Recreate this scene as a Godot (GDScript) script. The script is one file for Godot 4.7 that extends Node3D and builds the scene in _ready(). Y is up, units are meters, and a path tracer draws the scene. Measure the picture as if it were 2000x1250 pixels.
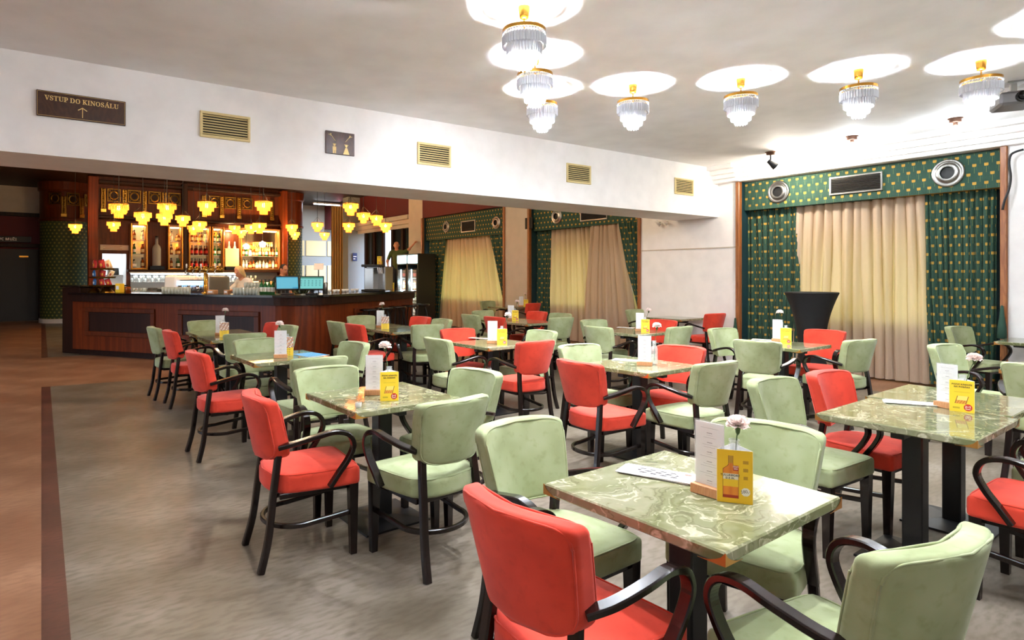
extends Node3D
# Café hall beside a bar. Room axes: x = along the white beam towards the window wall, -z = towards the bar. Metres.
const FPX := 1208.0
const CX := 932.0
const CY := 539.0
const EYE := 1.5
const SN := 0.8174
const CS := 0.5761
var M := {}
var taken := {}
var fonts := {}
var rng := RandomNumberGenerator.new()

# ---------------------------------------------------------------- pixels of the 2000x1250 photograph to directions
func W(u: float, v: float, y := 0.0) -> Vector3: return Vector3(u, y, -v)
func at_depth(px: float, py: float, z: float) -> Vector3:
	var r := (px - CX) / FPX
	return W(z * (CS + SN * r), z * (SN - CS * r), EYE + (CY - py) / FPX * z)
func on_level(px: float, py: float, y: float) -> Vector3: return at_depth(px, py, FPX * (EYE - y) / (py - CY))
func on_v(px: float, py: float, v: float) -> Vector3: return at_depth(px, py, v / (SN - CS * (px - CX) / FPX))
func on_u(px: float, py: float, u: float) -> Vector3: return at_depth(px, py, u / (CS + SN * (px - CX) / FPX))

# ---------------------------------------------------------------- mesh helpers
func mb(smooth := false) -> SurfaceTool:
	var s := SurfaceTool.new()
	s.begin(Mesh.PRIMITIVE_TRIANGLES)
	s.set_smooth_group(0 if smooth else 4294967295)
	return s
func tri(s: SurfaceTool, a: Vector3, b: Vector3, c: Vector3) -> void:
	s.add_vertex(a); s.add_vertex(c); s.add_vertex(b)
func quad(s: SurfaceTool, a: Vector3, b: Vector3, c: Vector3, d: Vector3) -> void:
	tri(s, a, b, c); tri(s, a, c, d)
func quv(s: SurfaceTool, p: Array, uv: Array) -> void:
	for i in [0, 2, 1, 0, 3, 2]:
		s.set_uv(uv[i]); s.add_vertex(p[i])
# box with chamfered edges
func box(s: SurfaceTool, c: Vector3, z: Vector3, ch := 0.0, b := Basis.IDENTITY) -> void:
	var h := z * 0.5
	ch = minf(ch, minf(h.x, minf(h.y, h.z)) * 0.9)
	if ch <= 0.0:
		var p := []
		for i in 8: p.append(c + b * Vector3(h.x if i & 1 else -h.x, h.y if i & 2 else -h.y, h.z if i & 4 else -h.z))
		for f in [[4, 5, 7, 6], [1, 0, 2, 3], [5, 1, 3, 7], [0, 4, 6, 2], [6, 7, 3, 2], [0, 1, 5, 4]]: quad(s, p[f[0]], p[f[1]], p[f[2]], p[f[3]])
		return
	var q := {}
	for i in 8:
		var g := Vector3(1 if i & 1 else -1, 1 if i & 2 else -1, 1 if i & 4 else -1)
		for k in 3:
			var e := h - Vector3.ONE * ch
			e[k] = h[k]
			q[i * 3 + k] = c + b * (g * e)
	for k in 3:
		var i1 := (k + 1) % 3
		var i2 := (k + 2) % 3
		for sg in [0, 1]:
			var bs: int = sg << k
			var o := [bs, bs | (1 << i1), bs | (1 << i1) | (1 << i2), bs | (1 << i2)]
			if sg == 0: o.reverse()
			quad(s, q[o[0] * 3 + k], q[o[1] * 3 + k], q[o[2] * 3 + k], q[o[3] * 3 + k])
	for k in 3:
		var i1 := (k + 1) % 3
		var i2 := (k + 2) % 3
		for m in 4:
			var lo: int = (1 << i1 if m & 1 else 0) | (1 << i2 if m & 2 else 0)
			var hi: int = lo | (1 << k)
			var f := [q[lo * 3 + i1], q[hi * 3 + i1], q[hi * 3 + i2], q[lo * 3 + i2]]
			if m == 0 or m == 3: f.reverse()
			quad(s, f[0], f[1], f[2], f[3])
	for i in 8:
		var n := (i & 1) + (i >> 1 & 1) + (i >> 2 & 1)
		if n % 2 == 1: tri(s, q[i * 3], q[i * 3 + 1], q[i * 3 + 2])
		else: tri(s, q[i * 3], q[i * 3 + 2], q[i * 3 + 1])
func lathe(s: SurfaceTool, prof: Array, seg := 16, c := Vector3.ZERO, sx := 1.0, sz := 1.0) -> void:
	for k in prof.size() - 1:
		for i in seg:
			var a := TAU * i / seg
			var b := TAU * (i + 1) / seg
			var f := func(p: Vector2, t: float) -> Vector3: return c + Vector3(p.x * cos(t) * sx, p.y, -p.x * sin(t) * sz)
			var p0: Vector3 = f.call(prof[k], a)
			var p1: Vector3 = f.call(prof[k], b)
			var p2: Vector3 = f.call(prof[k + 1], b)
			var p3: Vector3 = f.call(prof[k + 1], a)
			if prof[k].x > 1e-5: tri(s, p0, p1, p2 if prof[k + 1].x > 1e-5 else p3)
			if prof[k + 1].x > 1e-5: tri(s, p0, p2, p3)
# sweep of a section (list of 2D points, counter-clockwise) along points; 'up' keeps it from twisting
func sweep(s: SurfaceTool, pts: Array, sec: Array, up := Vector3.UP, closed := false, scales := []) -> void:
	var rings := []
	var n := pts.size()
	for i in n:
		var t: Vector3 = (pts[(i + 1) % n] - pts[(i - 1 + n) % n]) if closed else (pts[mini(i + 1, n - 1)] - pts[maxi(i - 1, 0)])
		t = t.normalized()
		var x := up.cross(t).normalized()
		var y := t.cross(x)
		var r := []
		var k: float = scales[i] if scales else 1.0
		for p in sec: r.append(pts[i] + (x * p.x + y * p.y) * k)
		rings.append(r)
	var m := sec.size()
	for i in (n if closed else n - 1):
		for j in m:
			quad(s, rings[i][j], rings[i][(j + 1) % m], rings[(i + 1) % n][(j + 1) % m], rings[(i + 1) % n][j])
	if not closed:
		for j in range(1, m - 1):
			tri(s, rings[0][0], rings[0][j + 1], rings[0][j])
			tri(s, rings[n - 1][0], rings[n - 1][j], rings[n - 1][j + 1])
func circ(r: float, n := 8) -> Array:
	var o := []
	for i in n: o.append(Vector2(cos(TAU * i / n), sin(TAU * i / n)) * r)
	return o
func rect(w: float, h: float) -> Array:
	var c := minf(w, h) * 0.18
	var a := w / 2
	var b := h / 2
	return [Vector2(a, -b + c), Vector2(a, b - c), Vector2(a - c, b), Vector2(-a + c, b), Vector2(-a, b - c), Vector2(-a, -b + c), Vector2(-a + c, -b), Vector2(a - c, -b)]
func curve(p: Array, n: int) -> Array:
	var o := []
	for i in p.size() - 1:
		var a: Vector3 = p[maxi(i - 1, 0)]
		var d: Vector3 = p[mini(i + 2, p.size() - 1)]
		for k in n: o.append(p[i].cubic_interpolate(p[i + 1], a, d, float(k) / n))
	o.append(p[-1])
	return o
# soft-edged block: half sizes, edge radius, mid divisions, and a bend given as a Callable
func soft(s: SurfaceTool, h: Vector3, r: float, mid: int, bend: Callable) -> void:
	var ax := []
	for k in 3:
		var l := []
		var rr := minf(r, h[k] * 0.98)
		for t in [0.0, 0.3, 0.65]: l.append(-h[k] + rr * t)
		for t in mid + 1: l.append(lerpf(-h[k] + rr, h[k] - rr, float(t) / mid))
		for t in [0.65, 0.3, 0.0]: l.append(h[k] - rr * t)
		ax.append(l)
	var put := func(p: Vector3) -> Vector3:
		var q := p.clamp(-(h - Vector3.ONE * r).max(Vector3.ZERO), (h - Vector3.ONE * r).max(Vector3.ZERO))
		var d := p - q
		var rl := r
		return bend.call(q + d.normalized() * minf(rl, maxf(absf(d.x), maxf(absf(d.y), absf(d.z)))) if d.length() > 1e-6 else p)
	for k in 3:
		var a: int = (k + 1) % 3
		var b: int = (k + 2) % 3
		for sg in [-1.0, 1.0]:
			for i in ax[a].size() - 1:
				for j in ax[b].size() - 1:
					var v := []
					for o in [[0, 0], [1, 0], [1, 1], [0, 1]]:
						var p := Vector3.ZERO
						p[k] = h[k] * sg
						p[a] = ax[a][i + o[0]]
						p[b] = ax[b][j + o[1]]
						v.append(put.call(p))
					if sg < 0: v.reverse()
					quad(s, v[0], v[1], v[2], v[3])
# ---------------------------------------------------------------- nodes
func numbered(n: String) -> String:
	if not taken.has(n):
		taken[n] = 0
		return n
	taken[n] += 1
	return "%s_%03d" % [n, taken[n]]
func done(s: SurfaceTool) -> ArrayMesh:
	s.generate_normals()
	s.index()
	return s.commit()
func put(called: String, what, m: Material, parent: Node = self, at := Vector3.ZERO, turn := 0.0) -> MeshInstance3D:
	var o := MeshInstance3D.new()
	o.mesh = done(what) if what is SurfaceTool else what
	o.material_override = m
	o.position = at
	o.rotation.y = turn
	if parent == self:
		o.name = numbered(called)
		add_child(o)
	else:
		o.name = called
		parent.add_child(o, true)
	return o
func base(called: String, at := Vector3.ZERO, turn := 0.0) -> Node3D:
	var o := Node3D.new()
	o.name = numbered(called)
	add_child(o)
	o.position = at
	o.rotation.y = turn
	return o
func tag(o: Node, label: String, category: String, group := "") -> Node:
	o.set_meta("label", label)
	o.set_meta("category", category)
	if group: o.set_meta("group", group)
	return o
func struct_(o: Node, label := "") -> Node:
	o.set_meta("kind", "structure")
	if label: o.set_meta("label", label)
	return o
func copy(o: Node3D, at: Vector3, turn: float, label := "") -> Node3D:
	var c: Node3D = o.duplicate()
	var n := RegEx.create_from_string("_[0-9]{3}$").sub(o.name, "")
	c.name = numbered(n)
	add_child(c)
	c.position = at
	c.rotation = Vector3(0, turn, 0)
	if label: c.set_meta("label", label)
	return c
func lamp(at: Vector3, col: Color, e: float, size := 0.03, parent: Node = self) -> OmniLight3D:
	var l := OmniLight3D.new()
	l.name = "glow"
	l.light_color = col
	l.light_energy = e
	l.light_size = size
	l.omni_range = 30.0
	l.omni_attenuation = 2.0
	l.shadow_enabled = true
	parent.add_child(l, true)
	l.position = at
	return l
func words_(txt: String, h: float, m: Material, parent: Node, at: Vector3, b := Basis.IDENTITY, serif := false, weight := 700, stretch := 1.0) -> MeshInstance3D:
	var key := "%s%d" % [serif, weight]
	if not fonts.has(key):
		var f := SystemFont.new()
		f.font_names = PackedStringArray(["Droid Serif" if serif else "Droid Sans"])
		f.font_weight = weight
		fonts[key] = f
	var t := TextMesh.new()
	t.text = txt
	t.font = fonts[key]
	t.font_size = 32
	t.pixel_size = h / 24.0
	t.depth = 0.0006
	t.curve_step = 4.0
	var o := MeshInstance3D.new()
	o.name = "lettering"
	o.mesh = t
	o.material_override = m
	parent.add_child(o, true)
	o.transform = Transform3D(b * Basis.from_scale(Vector3(stretch, 1, 1)), at)
	return o

# ---------------------------------------------------------------- materials
func mat(called: String, c: Color, rough := 0.6, metal := 0.0) -> StandardMaterial3D:
	var m := StandardMaterial3D.new()
	m.resource_name = called
	m.albedo_color = c
	m.roughness = rough
	m.metallic = metal
	M[called] = m
	return m
func h8(t: String) -> Color: return Color(t)
func noise(sd: int, fr: float, oct := 4, kind := FastNoiseLite.TYPE_SIMPLEX_SMOOTH) -> FastNoiseLite:
	var n := FastNoiseLite.new()
	n.seed = sd
	n.frequency = fr
	n.noise_type = kind
	n.fractal_octaves = oct
	return n
func tex(w: int, h: int, f: Callable) -> ImageTexture:
	var im := Image.create(w, h, false, Image.FORMAT_RGB8)
	for y in h:
		for x in w: im.set_pixel(x, y, f.call(x, y))
	return ImageTexture.create_from_image(im)
# seamless noise picture in 0..1, size n
func field(n: int, nz: FastNoiseLite) -> Array:
	var im := nz.get_seamless_image(n, n, false, false, 0.15, true)
	var d := im.get_data()
	var o := []
	o.resize(n * n)
	for i in n * n: o[i] = d[i] / 255.0
	return o
func tri_map(m: StandardMaterial3D, t: Texture2D, sc: Vector3, world := true) -> void:
	m.albedo_texture = t
	m.uv1_triplanar = true
	m.uv1_world_triplanar = world
	m.uv1_scale = sc
	m.uv1_triplanar_sharpness = 4.0
func wood(called: String, a: Color, b: Color, rough: float, sc: Vector3, sd: int) -> void:
	var f := field(256, noise(sd, 0.012, 4))
	var g := field(256, noise(sd + 5, 0.05, 3))
	var t := tex(256, 256, func(x, y):
		var v: float = f[int(y / 5.0) * 256 + x]
		var k: float = 0.5 + 0.5 * sin(v * 34.0 + x * 0.05)
		return a.lerp(b, clampf(k * 0.6 + g[(y / 6) * 256 + x] * 0.5 - 0.1, 0, 1)))
	tri_map(mat(called, Color.WHITE, rough), t, sc)
func materials() -> void:
	# plaster
	var pf := field(256, noise(3, 0.02, 4))
	var plaster := tex(256, 256, func(x, y):
		var k: float = 0.965 + 0.05 * pf[y * 256 + x]
		return Color(k, k, k))
	tri_map(mat("ceiling", h8("f5f5f5"), 0.75), plaster, Vector3.ONE * 0.35)
	tri_map(mat("wall", h8("f4f1ee"), 0.8), plaster, Vector3.ONE * 0.5)
	tri_map(mat("cream", h8("c4b8a8"), 0.8), plaster, Vector3.ONE * 0.5)
	mat("red_wall", h8("5a1518"), 0.7)
	mat("grey_wall", h8("8b8a86"), 0.75)
	# floors: mottled sheet flooring, two scales of mottling
	var f1 := field(512, noise(11, 0.006, 3))
	var f2 := field(512, noise(12, 0.04, 4))
	var mott := func(a: Color, b: Color, c: Color) -> ImageTexture:
		return tex(512, 512, func(x, y):
			var k: float = f1[y * 512 + x]
			var g: float = f2[((y * 3) % 512) * 512 + x]
			return a.lerp(b, clampf(k * 1.6 - 0.35, 0, 1)).lerp(c, clampf(g * 1.2 - 0.45, 0, 1) * 0.7))
	tri_map(mat("floor_grey", Color.WHITE, 0.36), mott.call(h8("655b4e"), h8("7f7569"), h8("4a3f2e")), Vector3(0.42, 0.42, 0.42))
	tri_map(mat("floor_orange", Color.WHITE, 0.36), mott.call(h8("835c44"), h8("9d765b"), h8("704a36")), Vector3(0.42, 0.42, 0.42))
	tri_map(mat("floor_brown", Color.WHITE, 0.4), mott.call(h8("4d2e26"), h8("5f392f"), h8("3c2520")), Vector3(0.6, 0.6, 0.6))
	# velvet with brushed nap patches
	var v1 := field(256, noise(21, 0.012, 3))
	var v2 := field(256, noise(22, 0.06, 3))
	var nap := func(a: Color, b: Color) -> ImageTexture:
		return tex(256, 256, func(x, y): return a.lerp(b, clampf(0.4 + (v1[y * 256 + x] - 0.5) * 1.1 + maxf(v2[y * 256 + x] - 0.6, 0.0) * 1.3, 0, 1)))
	tri_map(mat("velvet_red", Color.WHITE, 0.85), nap.call(h8("de4026"), h8("c43016")), Vector3.ONE * 1.3, false)
	tri_map(mat("velvet_green", Color.WHITE, 0.85), nap.call(h8("a6ae85"), h8("8a9464")), Vector3.ONE * 1.3, false)
	for n in ["velvet_red", "velvet_green"]:
		M[n].rim_enabled = true
		M[n].rim = 0.3
		M[n].rim_tint = 0.45
	# green onyx marble: warped bands and cream veins
	var w1 := noise(31, 0.006, 3)
	var w2 := noise(32, 0.018, 4)
	var marb := tex(512, 512, func(x, y):
		var qx: float = x + 70.0 * w1.get_noise_2d(x, y) + 22.0 * w2.get_noise_2d(x, y)
		var qy: float = y + 70.0 * w1.get_noise_2d(x + 300.0, y) + 22.0 * w2.get_noise_2d(x, y + 400.0)
		var bnd: float = w1.get_noise_2d(qx * 0.55, qy * 2.2)
		var c := h8("686c46").lerp(h8("8a876b"), clampf(bnd + 0.5, 0, 1))
		c = c.lerp(h8("8c8770"), clampf(w2.get_noise_2d(qx, qy * 0.6) * 0.9, 0, 0.55))
		var v: float = absf(w2.get_noise_2d(qx * 0.35 + 900.0, qy * 0.95))
		c = c.lerp(h8("ddd6be"), clampf(1.0 - v * 13.0, 0, 1) * 0.6)
		var u: float = absf(w2.get_noise_2d(qx * 0.3, qy * 0.8 + 700.0))
		return c.lerp(h8("4a4b30"), clampf(1.0 - u * 16.0, 0, 1) * 0.5))
	tri_map(mat("marble", Color.WHITE, 0.07), marb, Vector3.ONE * 0.8)
	wood("dark_wood", h8("1c0e0a"), h8("0d0605"), 0.24, Vector3(4, 0.8, 4), 41)
	wood("veneer", h8("5c2910"), h8("451c0a"), 0.42, Vector3(0.5, 0.12, 0.5), 42)
	wood("veneer_red", h8("6e2e0f"), h8("4c1d08"), 0.4, Vector3(0.5, 0.12, 0.5), 43)
	wood("veneer_dark", h8("2e170c"), h8("200e07"), 0.45, Vector3(0.5, 0.12, 0.5), 44)
	wood("oak", h8("9c6132"), h8("7d4720"), 0.4, Vector3(2, 1, 2), 45)
	wood("beech", h8("cf9a6b"), h8("b97e50"), 0.5, Vector3(6, 6, 6), 46)
	wood("sign_wood", h8("4a2a18"), h8("361d10"), 0.35, Vector3(1.2, 3, 1.2), 47)
	for n in ["veneer", "veneer_red", "veneer_dark", "floor_grey", "floor_orange", "floor_brown"]: M[n].metallic_specular = 0.3
	mat("black_steel", h8("09090a"), 0.45)
	mat("black", h8("0d0d0e"), 0.5)
	mat("black_gloss", h8("101010"), 0.12)
	mat("black_cloth", h8("141414"), 0.8)
	mat("brass", h8("c9953f"), 0.24, 1.0)
	mat("old_brass", h8("8f6a2a"), 0.35, 1.0)
	mat("copper_cap", h8("d39a55"), 0.3, 0.9)
	mat("chrome", h8("d5d5d5"), 0.15, 1.0)
	mat("steel", h8("a9a9a6"), 0.3, 1.0)
	mat("bronze", h8("7a5a4a"), 0.35, 0.8)
	mat("ivory", h8("d9c48c"), 0.5)
	mat("gold_print", h8("e2c27a"), 0.5)
	mat("white", h8("f1f1ef"), 0.5)
	mat("white_gloss", h8("efece8"), 0.25)
	mat("paper", h8("f6f4f1"), 0.7)
	mat("ink", h8("1c1a18"), 0.7)
	mat("red_print", h8("c9281c"), 0.6)
	mat("yellow", h8("f2c81e"), 0.6)
	mat("slot", h8("1a1611"), 0.8)
	mat("skin", h8("c98f70"), 0.6)
	mat("blonde", h8("d8bd86"), 0.6)
	mat("dark_hair", h8("1f1410"), 0.6)
	mat("white_shirt", h8("d9d9dc"), 0.8)
	mat("black_shirt", h8("141416"), 0.8)
	mat("green_shirt", h8("4a5a2c"), 0.8)
	mat("denim", h8("23262e"), 0.8)
	mat("petal", h8("fbf0ea"), 0.6)
	M.petal.backlight_enabled = true
	M.petal.backlight = Color(0.5, 0.42, 0.4)
	mat("stem", h8("3f5a2c"), 0.6)
	mat("leaf", h8("26381f"), 0.5)
	mat("teal", h8("0f2f34"), 0.5)
	mat("projector_grey", h8("5f5c5b"), 0.45)
	mat("stone", h8("c7b182"), 0.4)
	# glass
	var g := mat("glass", Color(0.95, 0.97, 0.97, 0.16), 0.02)
	g.transparency = BaseMaterial3D.TRANSPARENCY_ALPHA
	g = mat("glass_green", Color(0.1, 0.45, 0.18, 0.75), 0.05)
	g.transparency = BaseMaterial3D.TRANSPARENCY_ALPHA
	g = mat("glass_amber", Color(0.55, 0.25, 0.06, 0.8), 0.05)
	g.transparency = BaseMaterial3D.TRANSPARENCY_ALPHA
	g = mat("glass_clear", Color(0.85, 0.87, 0.84, 0.45), 0.05)
	g.transparency = BaseMaterial3D.TRANSPARENCY_ALPHA
	mat("glass_red", h8("4d0f10"), 0.1)
	g = mat("pane", Color(0.85, 0.9, 0.8, 0.12), 0.02)
	g.transparency = BaseMaterial3D.TRANSPARENCY_ALPHA
	mat("dark_pane", h8("1a1f20"), 0.06)
	# crystal drops: clear pieces that pass and scatter light
	g = mat("crystal", Color(0.9, 0.91, 0.93, 0.32), 0.08)
	g.transparency = BaseMaterial3D.TRANSPARENCY_ALPHA
	g.backlight_enabled = true
	g.backlight = Color(0.9, 0.9, 0.9)
	g = mat("crystal_top", Color(0.7, 0.71, 0.73, 0.97), 0.08)
	g.transparency = BaseMaterial3D.TRANSPARENCY_ALPHA
	g.backlight_enabled = true
	g.backlight = Color(0.1, 0.1, 0.1)
	g = mat("amber_crystal", Color(0.97, 0.7, 0.36, 0.62), 0.08)
	g.transparency = BaseMaterial3D.TRANSPARENCY_ALPHA
	g.backlight_enabled = true
	g.backlight = Color(1.0, 0.71, 0.37)
	mat("mirror", h8("c8b48c"), 0.06, 1.0)
	# printed fabric: mustard tulips on bottle green
	var fb := field(128, noise(51, 0.2, 2))
	var tulip := tex(64, 128, func(x, y):
		var c := h8("1a382c").lerp(h8("234739"), fb[y * 128 + x])
		for k in 2:
			var dx: float = fposmod(x - 16.0 - 32.0 * k + 32.0, 64.0) - 32.0
			var dy: float = fposmod(y - 10.0 - 64.0 * k, 128.0)
			if absf(dx) < 13.0 and absf(dx) > 10.0 and dy > 30.0 and dy < 52.0: c = h8("2f5540")
			if absf(dx) < 2.0 and dy > 28.0 and dy < 74.0: c = h8("5f6a38")
			if absf(dx) < 12.0 and dy < 28.0 and dy > 4.0 + 5.0 * absf(sin(dx * 0.4)) and not (absf(dx) > 9.5 and dy > 24.0): c = h8("b98f38").lerp(h8("9c7526"), fb[(y % 64) * 128 + x + 40])
		return c)
	g = mat("tulip", Color.WHITE, 0.85)
	g.albedo_texture = tulip
	var dots := tex(64, 64, func(x, y):
		var a: float = fposmod(x, 32.0) - 16.0
		var row: int = int(y / 32.0)
		a = fposmod(x + 16.0 * row, 32.0) - 16.0
		var b: float = fposmod(y, 32.0) - 16.0
		var r: float = sqrt(a * a + b * b * 0.6)
		var c := h8("35472a") if r > 11.0 else h8("40532c")
		return h8("8a8440") if r < 6.0 else c)
	g = mat("wallpaper", Color.WHITE, 0.7)
	g.albedo_texture = dots
	var weave := field(256, noise(52, 0.09, 3))
	g = mat("beige_cloth", Color.WHITE, 0.9)
	g.albedo_texture = tex(256, 256, func(x, y): return h8("c2a992").lerp(h8("d2bca6"), weave[y * 256 + (x % 256)]))
	g.backlight_enabled = true
	g.backlight = Color(0.8, 0.77, 0.42)
	mat("gold_curtain", h8("a9814a"), 0.85)
	# lights that show
	for a in [["bulb", Color(1.0, 0.97, 0.93), 9.0], ["bulb_cool", Color(0.93, 0.97, 1.0), 9.0], ["bulb_warm", Color(1.0, 0.84, 0.58), 6.0], ["strip_light", Color(1.0, 0.84, 0.55), 1.5], ["tube_light", Color(0.92, 0.96, 1.0), 1.2], ["header_light", Color(0.72, 0.95, 1.0), 0.9], ["blue_light", Color(0.35, 0.7, 1.0), 0.6], ["lit_window", Color(0.75, 0.85, 0.95), 0.4]]:
		g = mat(a[0], Color(0.9, 0.9, 0.9), 0.5)
		g.emission_enabled = true
		g.emission = a[1]
		g.emission_energy_multiplier = a[2]

func _ready() -> void:
	rng.seed = 4
	# camera: level, lens shifted; focal length and principal point in pixels of 2000 x 1250
	var cam := Camera3D.new()
	cam.name = "camera"
	add_child(cam)
	cam.near = 0.05
	cam.far = 100.0
	cam.projection = Camera3D.PROJECTION_FRUSTUM
	cam.size = cam.near * 1250.0 / FPX
	cam.frustum_offset = Vector2(1000.0 - CX, CY - 625.0) / FPX * cam.near
	cam.position = Vector3(0, EYE, 0)
	cam.basis = Basis(Vector3(SN, 0, CS), Vector3.UP, Vector3(-CS, 0, SN))
	var we := WorldEnvironment.new()
	we.name = "surroundings"
	var e := Environment.new()
	e.background_mode = Environment.BG_SKY
	var sky := Sky.new()
	var sm := ProceduralSkyMaterial.new()
	sm.sky_top_color = Color(0.62, 0.74, 0.9)
	sm.sky_horizon_color = Color(0.86, 0.9, 0.95)
	sm.ground_bottom_color = Color(0.3, 0.3, 0.3)
	sm.ground_horizon_color = Color(0.6, 0.62, 0.64)
	sky.sky_material = sm
	e.sky = sky
	e.background_energy_multiplier = 2.8
	e.tonemap_mode = Environment.TONE_MAPPER_LINEAR
	e.tonemap_exposure = 5.1
	e.sdfgi_enabled = true
	e.ssao_enabled = true
	e.ssil_enabled = true
	we.environment = e
	add_child(we)
	materials()
	room()
	windows_dress()
	chandeliers()
	seating()
	table_things()
	spots()
	pendants()
	downlights()
	ceiling_things()
	bar()
	back_bar()
	people()
# ---------------------------------------------------------------- the room
func slab(s: SurfaceTool, u0: float, u1: float, v0: float, v1: float, y0: float, y1: float, ch := 0.0) -> void:
	box(s, Vector3((u0 + u1) / 2, (y0 + y1) / 2, -(v0 + v1) / 2), Vector3(absf(u1 - u0), absf(y1 - y0), absf(v1 - v0)), ch)
func one(u0: float, u1: float, v0: float, v1: float, y0: float, y1: float, ch := 0.0) -> SurfaceTool:
	var s := mb()
	slab(s, u0, u1, v0, v1, y0, y1, ch)
	return s
func prism(s: SurfaceTool, pts: Array, y0: float, y1: float) -> void:
	var n := pts.size()
	for i in range(1, n - 1):
		tri(s, W(pts[0].x, pts[0].y, y1), W(pts[i].x, pts[i].y, y1), W(pts[i + 1].x, pts[i + 1].y, y1))
		tri(s, W(pts[0].x, pts[0].y, y0), W(pts[i + 1].x, pts[i + 1].y, y0), W(pts[i].x, pts[i].y, y0))
	for i in n:
		var a: Vector2 = pts[i]
		var b: Vector2 = pts[(i + 1) % n]
		quad(s, W(a.x, a.y, y0), W(b.x, b.y, y0), W(b.x, b.y, y1), W(a.x, a.y, y1))
func poly(l: Array) -> SurfaceTool:
	var s := mb()
	var p := []
	for q in l: p.append(Vector2(q[0], q[1]))
	prism(s, p, -0.03, 0.0)
	return s
const U0 := -5.0
const U1 := 10.6
const V0 := -7.0
const V1 := 27.0
const NICHES := [[2.46, 5.98, 3.08], [8.08, 11.45, 3.28], [12.42, 16.55, 3.28]]
func room() -> void:
	var fl := base("floor")
	struct_(fl, "grey mottled sheet floor with a terracotta walkway and dark brown border strip")
	put("screed", one(U0 - 0.2, U1, V0 - 0.2, V1, -0.25, -0.03), M.grey_wall, fl)
	var s := mb()
	for p in [[[0.1, V0], [8.9, V0], [8.9, 9.2], [0.1, 10.21]], [[0.1, 13.85], [U1, 13.85], [U1, V1], [0.1, V1]]]:
		put("grey_sheet", poly(p), M.floor_grey, fl)
	for p in [[[U0, V0], [0, V0], [0, V1], [U0, V1]], [[0, 10.22], [8.9, 9.2], [U1, 9.2], [U1, 13.85], [0, 13.85]], [[8.9, V0], [U1, V0], [U1, 9.2], [8.9, 9.2]]]:
		put("terracotta_sheet", poly(p), M.floor_orange, fl)
	for p in [[[0, V0], [0.1, V0], [0.1, 10.21], [0, 10.22]], [[0, 13.85], [0.1, 13.85], [0.1, V1], [0, V1]]]:
		put("border_strip", poly(p), M.floor_brown, fl)
	struct_(put("ceiling", one(U0 - 0.2, U1, V0 - 0.2, 6.5, 3.36, 3.6), M.ceiling), "smooth white plaster ceiling over the tables")
	struct_(put("ceiling", one(U0 - 0.2, U1, 7.1, V1 + 0.2, 4.5, 4.7), M.veneer_dark), "dark wooden ceiling above the bar")
	struct_(put("beam", one(U0 - 0.2, 9.62, 6.36, 7.23, 2.52, 4.6), M.wall), "deep white beam between the tables and the bar")
	struct_(put("wall_back", one(U0 - 0.2, U1, V0 - 0.2, V0, -0.03, 3.5), M.wall))
	# left wall with a glazed entrance
	var wl := struct_(base("wall_left"))
	put("plaster", one(U0 - 0.2, U0, V0, 8.5, -0.03, 4.6), M.wall, wl)
	put("plaster", one(U0 - 0.2, U0, 12.5, V1, -0.03, 4.6), M.red_wall, wl)
	put("lintel", one(U0 - 0.2, U0, 8.5, 12.5, 2.9, 4.6), M.wall, wl)
	var w := struct_(base("window_4"), "glazed entrance")
	for k in 5: put("frame", one(U0 - 0.14, U0 - 0.06, 8.5 + k - 0.04, 8.5 + k + 0.04, 0, 2.9), M.veneer_dark, w)
	for k in 4: put("pane", one(U0 - 0.11, U0 - 0.1, 8.54 + k, 9.46 + k, 0.05, 2.88), M.pane, w)
	# far wall: red with a cream panel, dark door
	var wf := struct_(base("wall_far"), "dark red far wall with a pale panel above")
	put("plaster", one(U0, 1.3, V1 - 1.2, V1, -0.03, 3.5), M.red_wall, wf)
	put("panel", one(U0, 0.0, V1 - 1.25, V1, 3.62, 4.5), M.cream, wf)
	put("picture_rail", one(U0, 1.3, V1 - 1.3, V1, 3.5, 3.62), M.veneer_dark, wf)
	put("plaster", one(1.3, U1, V1, V1 + 0.2, -0.03, 4.6), M.grey_wall, wf)
	put("plaster", one(0.0, 1.3, V1 - 1.2, V1, 3.62, 4.6), M.veneer_dark, wf)
	var dr := struct_(base("door_1", W(-0.93, V1 - 1.28, 0)), "dark double-width door with a small overhead sign")
	s = mb()
	box(s, Vector3(0, 1.2, 0), Vector3(1.7, 2.4, 0.06), 0.005)
	put("leaf", s, M.black, dr)
	s = mb()
	for a in [[-0.9, 1.25, 0.1, 2.5], [0.9, 1.25, 0.1, 2.5], [0, 2.52, 1.9, 0.12]]: box(s, Vector3(a[0], a[1], 0.02), Vector3(a[2], a[3], 0.08), 0.008)
	put("door_frame", s, M.veneer_dark, dr)
	s = mb()
	box(s, Vector3(0.45, 2.15, 0.04), Vector3(0.25, 0.05, 0.01))
	put("plate", s, M.brass, dr)
	s = mb()
	box(s, Vector3(0, 2.72, 0.05), Vector3(1.3, 0.2, 0.03), 0.006)
	var sb := put("door_sign", s, M.black, dr)
	words_("WC MUŽI", 0.09, M.paper, sb, Vector3(0, 2.72, 0.068))
	# window wall with three curtained niches
	var wr := struct_(base("wall_right"), "white window wall with curtained niches")
	for a in [[V0, 2.46, 3.5], [5.98, 8.08, 4.6], [11.45, 12.42, 4.6]]:
		put("pier", one(9.6, U1, a[0], a[1], -0.03, a[2]), M.wall if a[0] < 9.0 else M.cream, wr)
	put("pier", one(9.75, U1, 16.55, 17.7, -0.03, 4.6), M.cream, wr)
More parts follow.
